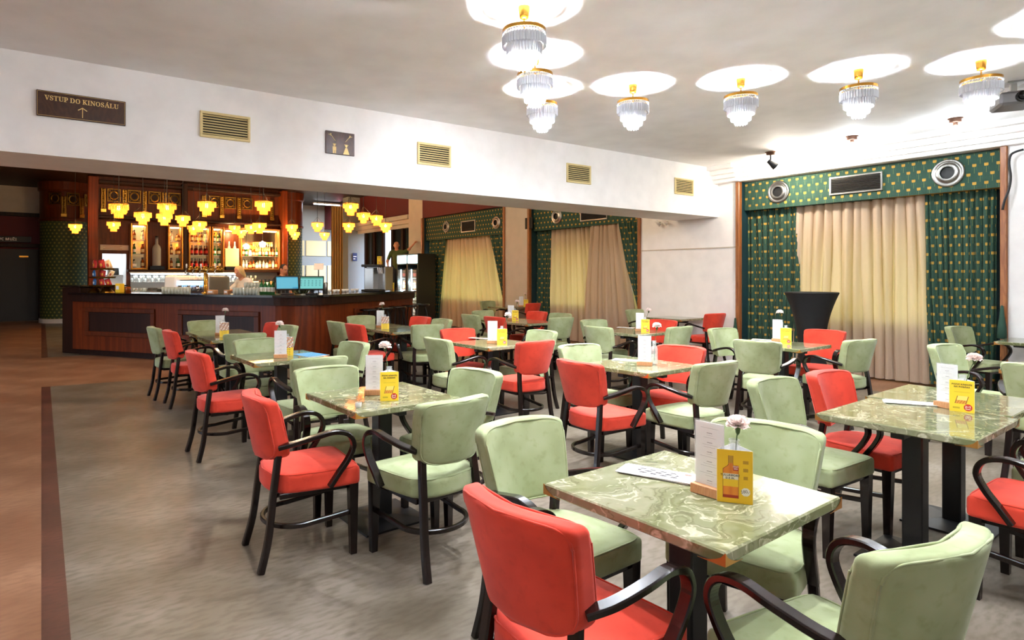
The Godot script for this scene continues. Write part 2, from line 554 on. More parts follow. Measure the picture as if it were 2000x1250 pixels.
	for i in 3:
		var n: Array = NICHES[i]
		put("parapet", one(10.1, U1, n[0], n[1], -0.03, 0.86), M.wall, wr)
		put("lintel", one(10.1, U1, n[0], n[1], 2.3, 4.6), M.wall, wr)
		put("header", one(9.6, 10.1, n[0], n[1], n[2], 4.6), M.wall if i == 0 else M.red_wall, wr)
		for e in 2:
			var v: float = n[e]
			struct_(tag(put("trim_%d" % (i * 2 + e + 1), one(9.56, 9.68, v - 0.035, v + 0.035, 0, n[2], 0.008), M.oak), "brown wooden trim board at the edge of a curtain niche", "trim", "niche trims"))
		put("niche_panel", one(9.95, 10.08, n[0] + 0.04, n[0] + 0.3, 0, n[2]), M.teal, wr)
		put("niche_panel", one(9.95, 10.08, n[1] - 0.3, n[1] - 0.04, 0, n[2]), M.teal, wr)
		put("niche_lining", one(9.64, 10.1, n[0], n[0] + 0.04, 0, n[2]), M.teal, wr)
		put("niche_lining", one(9.64, 10.1, n[1] - 0.04, n[1], 0, n[2]), M.teal, wr)
		var wd := struct_(base("window_%d" % (i + 1)), "window behind the drawn curtains")
		var c := 4
		for k in c + 1:
			var v := lerpf(n[0], n[1], float(k) / c)
			put("mullion", one(10.2, 10.28, v - 0.03, v + 0.03, 0.86, 2.3), M.veneer_dark, wd)
		for k in c: put("pane", one(10.235, 10.245, lerpf(n[0], n[1], float(k) / c) + 0.03, lerpf(n[0], n[1], float(k + 1) / c) - 0.03, 0.88, 2.28), M.pane, wd)
		put("sill", one(10.0, 10.3, n[0], n[1], 0.82, 0.86, 0.006), M.white, wd)
	# cornice: stepped bands along the window wall and round the pier
	var co := struct_(base("trim_7"), "white stepped plaster cornice under the ceiling")
	for a in [[9.36, 3.29, 3.36], [9.44, 3.21, 3.29], [9.49, 3.14, 3.21], [9.53, 3.08, 3.14]]:
		put("band", one(a[0], 9.6, V0, 5.98, a[1], a[2], 0.008), M.wall, co)
		put("band", one(a[0] - 0.1, 9.6, 5.9, 6.36, a[1], a[2], 0.008), M.wall, co)
	put("groove", one(9.592, 9.6, 5.99, 8.06, 1.98, 2.0), M.cream, wr)
	# far part of the window wall: red upper wall, cornice, timber glazing
	put("upper_wall", one(10.0, U1, 17.7, V1, 3.5, 4.6), M.red_wall, wr)
	var c2 := struct_(base("trim_8"), "pale cornice over the timber glazing")
	for a in [[9.7, 3.36, 3.5], [9.82, 3.22, 3.36], [9.9, 3.1, 3.22]]: put("band", one(a[0], U1, 17.7, 22.0, a[1], a[2], 0.008), M.cream, c2)
	var gl := struct_(base("window_5"), "dark timber glazed partition beside the fridges")
	for k in 6: put("post", one(9.92, 10.1, 17.7 + k * 0.72, 17.84 + k * 0.72, 0, 3.1, 0.01), M.veneer_dark, gl)
	for k in 5:
		put("rail", one(9.95, 10.08, 17.84 + k * 0.72, 18.42 + k * 0.72, 0, 1.1), M.veneer_dark, gl)
		put("pane", one(10.0, 10.02, 17.84 + k * 0.72, 18.42 + k * 0.72, 1.1, 3.1), M.lit_window if k == 2 else M.dark_pane, gl)
	# corridor beyond the bar: grey pillar, stone slabs
	var pl := struct_(base("pillar", Vector3.ZERO), "grey square pillar beside the gold curtain")
	var p := on_v(700, 500, 22.0)
	put("shaft", one(p.x - 0.42, p.x + 0.35, 22.0, 22.5, 0, 4.5), M.grey_wall, pl)
	var ws := struct_(base("wall_stone"), "corridor wall clad with pale stone slabs")
	put("backing", one(8.0, 12.2, 25.6, 25.8, 0, 4.5), M.grey_wall, ws)
	for k in 2:
		for j in 4:
			var a := on_v(595, 463, 25.6)
			put("stone_slab", one(a.x - 0.9 + j * 0.95, a.x - 0.02 + j * 0.95, 25.57, 25.6, 2.35 if k else 0.9, 3.0 if k else 1.95, 0.01), M.stone, ws)
	var corr := on_v(640, 395, 24.0)
	tag(tube_lamp("ceiling_tube_lamp", Vector3(corr.x, 4.38, corr.z), 1.2, 2.2), "white fluorescent ceiling lamp in the corridor beyond the bar", "lamp")
func tube_lamp(called: String, at: Vector3, l: float, e: float, turn := 0.0) -> Node3D:
	var o := base(called, at, turn)
	var s := mb()
	box(s, Vector3(0, 0.05, 0), Vector3(l, 0.05, 0.16), 0.01)
	put("housing", s, M.white, o)
	s = mb()
	box(s, Vector3(0, 0.005, 0), Vector3(l - 0.05, 0.035, 0.12), 0.012)
	put("tube_light", s, M.tube_light, o)
	var a := AreaLight3D.new()
	a.name = "glow"
	a.area_size = Vector2(l - 0.05, 0.12)
	a.light_color = Color(0.92, 0.96, 1.0)
	a.light_energy = e
	a.area_range = 30.0
	a.shadow_enabled = true
	o.add_child(a)
	a.position = Vector3(0, -0.02, 0)
	a.rotation.x = -PI / 2
	return o
# cloth panel hanging along v at u; edges given at top, middle and bottom
func cloth(called: String, label: String, m: Material, u: float, top: Array, midl: Array, bot: Array, y1: float, y0: float, pleats: float, amp: float, wide: float, sd: int, group := "") -> void:
	var s := mb(true)
	var nu := int(pleats * 10.0)
	var nv := 14
	var nz := noise(sd, 0.7, 2)
	var g := []
	for j in nv + 1:
		var t := float(j) / nv
		var row := []
		for i in nu + 1:
			var f := float(i) / nu
			var e := []
			for k in 2:
				var a: float = top[k]
				var b: float = midl[k]
				var c: float = bot[k]
				e.append(lerpf(a, b, t * 2) if t < 0.5 else lerpf(b, c, t * 2 - 1))
			var v: float = lerpf(e[0], e[1], f)
			var ph := TAU * pleats * f + 2.2 * nz.get_noise_2d(f * 9.0, t * 0.8)
			var o := amp * (0.75 + 0.5 * nz.get_noise_2d(f * 7.0 + 40.0, t * 1.5)) * sin(ph) + amp * 0.25 * sin(ph * 2.3 + 1.0)
			v += amp * 0.35 * cos(ph)
			row.append([W(u + o, v, lerpf(y1, y0, t)), Vector2(f * wide / 0.122, lerpf(y1, y0, t) / -0.23)])
		g.append(row)
	for j in nv:
		for i in nu:
			var q := [g[j][i], g[j][i + 1], g[j + 1][i + 1], g[j + 1][i]]
			quv(s, [q[0][0], q[1][0], q[2][0], q[3][0]], [q[0][1], q[1][1], q[2][1], q[3][1]])
	tag(put(called, s, m), label, "curtain", group)
func valance(label: String, u: float, v0: float, v1: float, y0: float, y1: float, d: float) -> Node3D:
	var o := base("curtain_valance", W(u, (v0 + v1) / 2, y0))
	var h := (v1 - v0) / 2
	var s := mb()
	var H := y1 - y0
	var f := func(a: Vector3, b: Vector3, c: Vector3, e: Vector3, l: float, t: float) -> void: quv(s, [a, b, c, e], [Vector2(0, t / -0.23) * -1, Vector2(l / 0.122, t / 0.23), Vector2(l / 0.122, 0), Vector2(0, 0)])
	f.call(Vector3(0, 0, -h), Vector3(0, 0, h), Vector3(0, H, h), Vector3(0, H, -h), h * 2, H)
	f.call(Vector3(0, 0, h), Vector3(d, 0, h), Vector3(d, H, h), Vector3(0, H, h), d, H)
	f.call(Vector3(d, 0, -h), Vector3(0, 0, -h), Vector3(0, H, -h), Vector3(d, H, -h), d, H)
	f.call(Vector3(d, 0, h), Vector3(0, 0, h), Vector3(0, 0, -h), Vector3(d, 0, -h), 0.05, 0.05)
	f.call(Vector3(0, H, h), Vector3(d, H, h), Vector3(d, H, -h), Vector3(0, H, -h), 0.05, 0.05)
	put("fabric_cover", s, M.tulip, o)
	s = mb()
	box(s, Vector3(d / 2, H / 2, 0), Vector3(d - 0.02, H - 0.02, h * 2 - 0.02))
	put("backing_board", s, M.veneer_dark, o)
	tag(o, label, "valance")
	return o
func nozzle(p: Vector3, r: float, label: String) -> void:
	var o := base("air_nozzle", p)
	var prof := [Vector2(r, 0), Vector2(r, 0.012), Vector2(r * 0.93, 0.03), Vector2(r * 0.8, 0.025), Vector2(r * 0.74, 0.012), Vector2(r * 0.7, 0.03), Vector2(r * 0.52, 0.05), Vector2(r * 0.44, 0.045)]
	var s := mb(true)
	lathe(s, prof, 28)
	var a := put("ring", s, M.steel, o)
	a.rotation.z = PI / 2
	s = mb()
	lathe(s, [Vector2(r * 0.44, 0.045), Vector2(r * 0.42, 0.004), Vector2(0, 0.004)], 20)
	a = put("bore", s, M.black, o)
	a.rotation.z = PI / 2
	tag(o, label, "air nozzle", "round steel air nozzles")
# slatted vent, facing +z of its own axes
func vent(p: Vector3, turn: float, w: float, h: float, n: int, fm: Material, sm: Material, label: String, group: String) -> void:
	var o := base("vent_grille", p, turn)
	var s := mb()
	var b := 0.1 * h
	for a in [[0, h / 2 - b / 2, w, b], [0, -h / 2 + b / 2, w, b], [-w / 2 + b / 2, 0, b, h - b * 2], [w / 2 - b / 2, 0, b, h - b * 2]]: box(s, Vector3(a[0], a[1], 0.012), Vector3(a[2], a[3], 0.024), 0.004)
	put("frame", s, fm, o)
	s = mb()
	box(s, Vector3(0, 0, 0.002), Vector3(w - b, h - b, 0.004))
	put("backing", s, M.slot, o)
	s = mb()
	var st := (h - b * 2) / n
	box(s, Vector3.ZERO, Vector3(w - b * 2, 0.004, st * 0.75), 0.0, Basis(Vector3.RIGHT, 0.75))
	var sl := done(s)
	for k in n: put("slat", sl, sm, o, Vector3(0, -h / 2 + b + st * (k + 0.5), 0.012))
	tag(o, label, "vent", group)
func windows_dress() -> void:
	valance("wide tulip-print valance above the big curtain beside the white pier", 9.7, 2.5, 5.93, 2.6, 3.07, 0.3)
	valance("dim tulip-print valance above the middle curtained window", 9.7, 8.14, 11.4, 2.58, 3.27, 0.3)
	valance("dim tulip-print valance above the curtained window beside the dark fridges", 9.7, 12.5, 16.5, 2.58, 3.27, 0.3)
	var vv := func(px: float, u: float) -> float: return -on_u(px, 500, u).z
	var u := 9.88
	cloth("beige_curtain", "glowing beige curtain filling the window behind the black cocktail table", M.beige_cloth, u, [vv.call(1815, u), vv.call(1560, u)], [vv.call(1820, u), vv.call(1556, u)], [vv.call(1826, u), vv.call(1553, u)], 2.62, 0.03, 13, 0.07, 5.0, 61)
	cloth("green_curtain", "tulip-print side curtain between the white pier and the glowing beige curtain", M.tulip, u - 0.04, [vv.call(1566, u), vv.call(1459, u)], [vv.call(1566, u), vv.call(1461, u)], [vv.call(1564, u), vv.call(1462, u)], 2.62, 0.04, 9, 0.035, 1.7, 62)
	cloth("green_curtain", "wide tulip-print side curtain beside the far end of the big window", M.tulip, u - 0.04, [vv.call(1951, u), vv.call(1808, u)], [vv.call(1951, u), vv.call(1812, u)], [vv.call(1951, u), vv.call(1820, u)], 2.62, 0.04, 11, 0.035, 2.3, 63)
	# middle window
	cloth("beige_curtain", "half-lit beige curtain of the middle window, its edge pulled askew", M.beige_cloth, u, [vv.call(1222, u), vv.call(1080, u)], [vv.call(1240, u), vv.call(1077, u)], [vv.call(1262, u), vv.call(1072, u)], 2.6, 0.03, 14, 0.07, 5.0, 64)
	cloth("beige_curtain", "second loose beige curtain layer over the half-lit middle window", M.beige_cloth, u - 0.12, [vv.call(1222, u), vv.call(1165, u)], [vv.call(1243, u), vv.call(1152, u)], [vv.call(1260, u), vv.call(1146, u)], 2.6, 0.05, 7, 0.05, 2.4, 65)
	cloth("green_curtain", "tied-back tulip-print curtain at the pier side of the middle window", M.tulip, u - 0.2, [vv.call(1269, u), vv.call(1222, u)], [vv.call(1269, u), vv.call(1238, u)], [vv.call(1269, u), vv.call(1264, u)], 2.6, 0.75, 7, 0.03, 1.3, 66)
	cloth("green_curtain", "narrow tulip-print curtain at the cream pillar side of the middle window", M.tulip, u - 0.05, [vv.call(1083, u), vv.call(1052, u)], [vv.call(1080, u), vv.call(1052, u)], [vv.call(1077, u), vv.call(1052, u)], 2.6, 0.04, 4, 0.03, 0.8, 67)
	# far window
	cloth("beige_curtain", "dim beige curtain of the window nearest the fridges", M.beige_cloth, u, [vv.call(968, u), vv.call(866, u)], [vv.call(982, u), vv.call(860, u)], [vv.call(994, u), vv.call(856, u)], 2.6, 0.03, 13, 0.07, 5.0, 68)
	cloth("green_curtain", "dark tied-back tulip-print curtain beside the cream pillar", M.tulip, u - 0.12, [vv.call(1002, u), vv.call(965, u)], [vv.call(1002, u), vv.call(980, u)], [vv.call(1003, u), vv.call(995, u)], 2.6, 0.6, 6, 0.03, 1.2, 69)
	cloth("green_curtain", "dark tied-back tulip-print curtain beside the fridges", M.tulip, u - 0.12, [vv.call(878, u), vv.call(846, u)], [vv.call(870, u), vv.call(844, u)], [vv.call(864, u), vv.call(842, u)], 2.6, 0.04, 5, 0.03, 1.2, 70)
	for a in [[1521, 375, 0.18, "round steel air nozzle on the valance end nearest the white pier"], [1852, 338, 0.185, "round steel air nozzle on the big valance end away from the pier"]]: nozzle(on_u(a[0], a[1], 9.7), a[2], a[3])
	nozzle(on_u(1088, 423, 9.7), 0.17, "round steel air nozzle on the middle window's valance")
	nozzle(on_u(970, 435, 9.7), 0.17, "round steel air nozzle on the fridge-side window valance, end near the pillar")
	nozzle(on_u(872, 443, 9.7), 0.17, "round steel air nozzle on the fridge-side window valance, end near the fridges")
	vent(on_u(1671, 359, 9.7), -PI / 2, 0.72, 0.27, 9, M.steel, M.steel, "silver slatted vent on the big tulip-print valance", "vents on the valances")
	vent(on_u(1160, 417, 9.7), -PI / 2, 0.8, 0.3, 8, M.steel, M.slot, "silver slatted vent on the middle window valance", "vents on the valances")
	vent(on_u(915, 442, 9.7), -PI / 2, 0.7, 0.32, 8, M.steel, M.slot, "silver slatted vent on the valance beside the fridges", "vents on the valances")
	var q := on_u(1034, 437, 9.6)
	var s := mb()
	box(s, Vector3.ZERO, Vector3(0.02, 0.27, 0.27), 0.004)
	tag(put("wall_speaker", s, M.slot, self, on_u(1033, 436, 9.59)), "small dark square speaker grille on the cream pillar", "speaker")
	# tied fabric ends by the piers
	for a in [[1436.0, 645.0, 9.5], [1957.0, 630.0, 9.5]]:
		var t := on_u(a[0], a[1], a[2])
		s = mb(true)
		lathe(s, [Vector2(0.0, -0.2), Vector2(0.05, -0.19), Vector2(0.045, -0.06), Vector2(0.025, 0.08), Vector2(0.015, 0.2), Vector2(0, 0.21)], 12)
		tag(put("curtain_tieback", s, M.tulip, self, t), "gathered tulip-print tieback hanging by the " + ("white pier" if a[0] < 1500 else "far window trim"), "tieback")
	# beam: signs and grilles
	var a0 := on_v(71, 201, 6.36)
	var a1 := on_v(245, 223, 6.36)
	var sg := base("wooden_sign", (a0 + a1) / 2)
	s = mb()
	var sw := a1.x - a0.x
	var sh := 0.51
	box(s, Vector3(0, 0, 0.012), Vector3(sw, 0.216, 0.022), 0.003)
	put("board", s, M.sign_wood, sg)
	s = mb()
	for e in [[0, 0.1, sw - 0.016, 0.002], [0, -0.1, sw - 0.016, 0.002], [-sw / 2 + 0.008, 0, 0.002, 0.2], [sw / 2 - 0.008, 0, 0.002, 0.2]]: box(s, Vector3(e[0], e[1], 0.024), Vector3(e[2], e[3], 0.002))
	put("border_line", s, M.gold_print, sg)
	var tx := words_("VSTUP DO KINOSÁLU", 0.04, M.gold_print, sg, Vector3(0, 0.05, 0.024), Basis.IDENTITY, true, 700)
	tx.scale.x = sw * 0.83 / tx.mesh.get_aabb().size.x
	s = mb()
	box(s, Vector3(0, -0.043, 0.024), Vector3(0.006, 0.085, 0.002))
	for g in [-1, 1]: box(s, Vector3(0.016 * g, -0.012, 0.024), Vector3(0.042, 0.007, 0.002), 0, Basis(Vector3.BACK, -0.6 * g))
	put("arrow", s, M.gold_print, sg)
	tag(sg, "brown wooden sign with gold VSTUP DO KINOSÁLU lettering and arrow on the beam", "sign")
	var t0 := on_v(635, 276, 6.36)
	var t1 := on_v(691, 285, 6.36)
	var ts := base("toilet_sign", (t0 + t1) / 2)
	var tw := t1.x - t0.x
	s = mb()
	box(s, Vector3(0, 0, 0.01), Vector3(tw, 0.245, 0.02), 0.003)
	put("board", s, M.sign_wood, ts)
	for g in [-1, 1]:
		s = mb()
		var x = 0.085 * g
		lathe(s, [Vector2(0, 0.05), Vector2(0.016, 0.047), Vector2(0.018, 0.03), Vector2(0, 0.012)], 10, Vector3(x, -0.07, 0.021), 1, 0.1)
		if g < 0:
			box(s, Vector3(x, -0.085, 0.021), Vector3(0.05, 0.055, 0.002))
			for k in [-1, 1]: box(s, Vector3(x + 0.013 * k, -0.135, 0.021), Vector3(0.02, 0.05, 0.002))
			box(s, Vector3(x, -0.018, 0.021), Vector3(0.045, 0.008, 0.002))
		else:
			quad(s, Vector3(x - 0.045, -0.16, 0.022), Vector3(x + 0.045, -0.16, 0.022), Vector3(x + 0.014, -0.06, 0.022), Vector3(x - 0.014, -0.06, 0.022))
			box(s, Vector3(x, -0.016, 0.021), Vector3(0.06, 0.008, 0.002))
		put("pictogram", s, M.gold_print, ts).scale = Vector3(0.8, 0.72, 1)
		s = mb()
		var dirn := Vector3(0.6 * g, 0.8, 0)
		var c := Vector3(0.11 * g, 0.08, 0.021)
		box(s, c, Vector3(0.005, 0.13, 0.002), 0, Basis(Vector3.BACK, -0.64 * g))
		for k in [-1, 1]: box(s, c + dirn * 0.06 - Vector3(0, 0.014, 0) + Vector3(-0.012 if k * g > 0 else 0.006, 0, 0) * g, Vector3(0.005, 0.04, 0.002), 0, Basis(Vector3.BACK, -0.64 * g + 0.75 * k))
		put("arrow", s, M.gold_print, ts).scale = Vector3(0.8, 0.72, 1)
	tag(ts, "small brown sign with gold man and woman pictograms and arrows", "sign")
	for a in [[391, 489, 248, 0.25], [815, 880, 303, 0.262], [1106, 1153, 340, 0.268], [1317, 1353, 365, 0.265]]:
		var g0 := on_v(a[0], a[2], 6.36)
		var g1 := on_v(a[1], a[2], 6.36)
		var c := on_v((a[0] + a[1]) / 2.0, a[2], 6.36)
		vent(c, 0, g1.x - g0.x, a[3], 8, M.ivory, M.ivory, "cream slatted vent on the white beam " + {391: "beside the large wooden sign", 815: "next to the toilet sign", 1106: "second from the white pier", 1317: "closest to the white pier"}[a[0]], "vents along the beam")
# ---------------------------------------------------------------- chairs and tables
# A chair stands on its origin and faces +z.
# piped seam round a cushion face, bent like the cushion itself
func seam(parent: Node, m: Material, h: Vector3, off: float, bend: Callable, flat: bool) -> void:
	var pts := []
	var n := 56
	for k in n:
		var a := TAU * k / n
		var q := Vector2(signf(cos(a)) * pow(absf(cos(a)), 0.22) * h.x, signf(sin(a)) * pow(absf(sin(a)), 0.22) * h.y)
		pts.append(bend.call(Vector3(q.x, off, q.y) if flat else Vector3(q.x, q.y, off)))
	var s := mb(true)
	sweep(s, pts, circ(0.0038, 5), Vector3.UP if flat else Vector3.BACK, true)
	put("piping", s, m, parent)
func make_chair(m: Material) -> Node3D:
	var o := Node3D.new()
	var seat := func(p: Vector3) -> Vector3:
		var t := clampf((p.z + 0.235) / 0.47, 0, 1)
		var x := p.x * lerpf(0.86, 1.0, smoothstep(0.0, 0.8, t))
		var z := p.z
		if t < 0.3: z += (0.3 - t) * 0.3 * pow(absf(p.x) / 0.238, 3.0)
		var y := p.y
		if p.y > 0.0: y += 0.016 * (1.0 - pow(p.x / 0.238, 2)) * (1.0 - pow(p.z / 0.235, 2))
		return Vector3(x, y + 0.426, z - 0.005)
	var back := func(p: Vector3) -> Vector3:
		var t := clampf((p.y + 0.165) / 0.33, 0, 1)
		var f := p.x / 0.228
		var x := p.x * lerpf(0.83, 1.0, pow(t, 0.8))
		# softly rounded upper and lower corners
		var y := p.y + (-0.012 * pow(absf(f), 6.0) if t > 0.8 else 0.03 * pow(absf(f), 6.0) * (1.0 - t))
		var z := p.z * lerpf(1.05, 0.95, t) - 0.07 * t + 0.068 * f * f
		return Vector3(x, y + 0.71, z - 0.232)
	var s := mb(true)
	soft(s, Vector3(0.238, 0.05, 0.235), 0.022, 8, seat)
	var st_ := put("seat", s, m, o)
	seam(st_, m, Vector3(0.234, 0.231, 0), 0.046, seat, true)
	s = mb(true)
	soft(s, Vector3(0.228, 0.165, 0.04), 0.022, 10, back)
	var bk := put("backrest", s, m, o)
	for g in [-1, 1]: seam(bk, m, Vector3(0.222, 0.159, 0), 0.0355 * g, back, false)
	for g in [-1.0, 1.0]:
		# front leg: tapered square post
		s = mb()
		var l := [[0.0, 0.017], [0.386, 0.025]]
		var q := []
		for a in l:
			for c in [[-1, -1], [1, -1], [1, 1], [-1, 1]]: q.append(Vector3((0.205 + 0.006 * (1 if a[0] == 0.0 else 0)) * g + c[0] * a[1], a[0], 0.195 + c[1] * a[1]))
		for k in 4: quad(s, q[(k + 1) % 4], q[k], q[k + 4], q[(k + 1) % 4 + 4])
		quad(s, q[0], q[1], q[2], q[3])
		quad(s, q[7], q[6], q[5], q[4])
		put("leg", s, M.dark_wood, o)
		# rear leg: bentwood sweep that runs up behind the backrest
		s = mb()
		sweep(s, curve([Vector3(0.2 * g, 0, -0.285), Vector3(0.188 * g, 0.16, -0.245), Vector3(0.178 * g, 0.36, -0.22), Vector3(0.17 * g, 0.5, -0.2), Vector3(0.162 * g, 0.6, -0.186)], 5), rect(0.034, 0.04), Vector3.RIGHT)
		put("leg", s, M.dark_wood, o)
		# arm: flat bent band, back to front and down under to the seat side
		s = mb()
		var arm := curve([Vector3(0.196 * g, 0.622, -0.19), Vector3(0.236 * g, 0.642, -0.12), Vector3(0.262 * g, 0.668, -0.02), Vector3(0.268 * g, 0.683, 0.075), Vector3(0.268 * g, 0.66, 0.15), Vector3(0.266 * g, 0.6, 0.178), Vector3(0.262 * g, 0.53, 0.15), Vector3(0.256 * g, 0.46, 0.1), Vector3(0.25 * g, 0.395, 0.055)], 5)
		sweep(s, arm, rect(0.024, 0.042), Vector3.RIGHT)
		put("armrest", s, M.dark_wood, o)
	s = mb()
	var st := []
	for k in 25:
		var a := PI * k / 24
		st.append(Vector3(0.19 * cos(a) * (1.0 if k > 0 else 1.0), 0.2, -0.06 - 0.17 * sin(a)))
	var path := [Vector3(0.2, 0.225, 0.19)] + st + [Vector3(-0.2, 0.225, 0.19)]
	sweep(s, path, rect(0.022, 0.026), Vector3.UP)
	put("stretcher", s, M.dark_wood, o)
	s = mb()
	for a in [[0, 0.37, 0.195, 0.38, 0.035, 0.022], [0, 0.37, -0.19, 0.32, 0.035, 0.022], [0.19, 0.37, 0, 0.022, 0.035, 0.38], [-0.19, 0.37, 0, 0.022, 0.035, 0.38]]: box(s, Vector3(a[0], a[1] - 0.002, a[2]), Vector3(a[3], 0.028, a[5]), 0.003)
	put("seat_rail", s, M.dark_wood, o)
	return o
var chair_kind := {}
func chair(col: String, u: float, v: float, deg: float, where: String) -> void:
	var c: Node3D = chair_kind[col].duplicate()
	c.name = numbered("armchair")
	add_child(c)
	c.position = W(u, v)
	c.rotation.y = deg_to_rad(deg)
	tag(c, col + " velvet armchair, " + where, "chair", col + " velvet armchairs at the tables")
var table0: Node3D
func make_table() -> Node3D:
	var o := Node3D.new()
	var s := mb()
	box(s, Vector3(0, 0.742, 0), Vector3(0.7, 0.036, 0.7), 0.005)
	put("tabletop", s, M.marble, o)
	for k in 4:
		# brass corner cap, with scooped edges
		s = mb()
		var h := 0.0375
		var p := []
		for i in 7:
			var t := i / 6.0
			p.append([0.085 * t, h * pow(sin(t * PI / 2), 0.6)])
		for ax in 2:
			for i in 6:
				var q := []
				for e in [[i, 0], [i + 1, 0], [i + 1, 1], [i, 1]]:
					var d: float = p[e[0]][0]
					var bot: float = 0.7225
					var topy: float = 0.7225 + maxf(h - p[e[0]][1], 0.001)
					var y: float = topy if e[1] else bot
					q.append(Vector3(0.3522 - d, y, 0.3522) if ax == 0 else Vector3(0.3522, y, 0.3522 - d))
				if ax == 0: q.reverse()
				quad(s, q[0], q[1], q[2], q[3])
				quad(s, q[3] * Vector3(0.996, 1, 0.996), q[2] * Vector3(0.996, 1, 0.996), q[1] * Vector3(0.996, 1, 0.996), q[0] * Vector3(0.996, 1, 0.996))
		var c := put("corner_cap", s, M.copper_cap, o)
		c.rotation.y = PI / 2 * k
	s = mb()
	box(s, Vector3(0, 0.7, 0), Vector3(0.5, 0.045, 0.06), 0.003)
	box(s, Vector3(0, 0.7, 0), Vector3(0.06, 0.044, 0.5), 0.003)
	put("bracket", s, M.black_steel, o)
	s = mb()
	box(s, Vector3(0, 0.36, 0), Vector3(0.095, 0.68, 0.095), 0.006)
	put("column", s, M.black_steel, o)
	s = mb()
	var a := 0.215
	var b := 0.06
	var lo := []
	var md := []
	var hi := []
	for e in [[1, 1], [-1, 1], [-1, -1], [1, -1]]:
		lo.append(Vector3(e[0] * a, 0.0, e[1] * a))
		md.append(Vector3(e[0] * a, 0.012, e[1] * a))
		hi.append(Vector3(e[0] * b, 0.03, e[1] * b))
	for k in 4:
		var n := (k + 1) % 4
		quad(s, lo[n], lo[k], md[k], md[n])
		quad(s, md[n], md[k], hi[k], hi[n])
	quad(s, hi[3], hi[2], hi[1], hi[0])
	quad(s, lo[0], lo[1], lo[2], lo[3])
	put("base_plate", s, M.black_steel, o)
	return o
func table(u: float, v: float, deg: float, label: String) -> void:
	var c: Node3D = table0.duplicate()
	c.name = numbered("marble_table")
	add_child(c)
	c.position = W(u, v)
	c.rotation.y = deg_to_rad(deg)
	tag(c, label, "table", "square green marble tables")

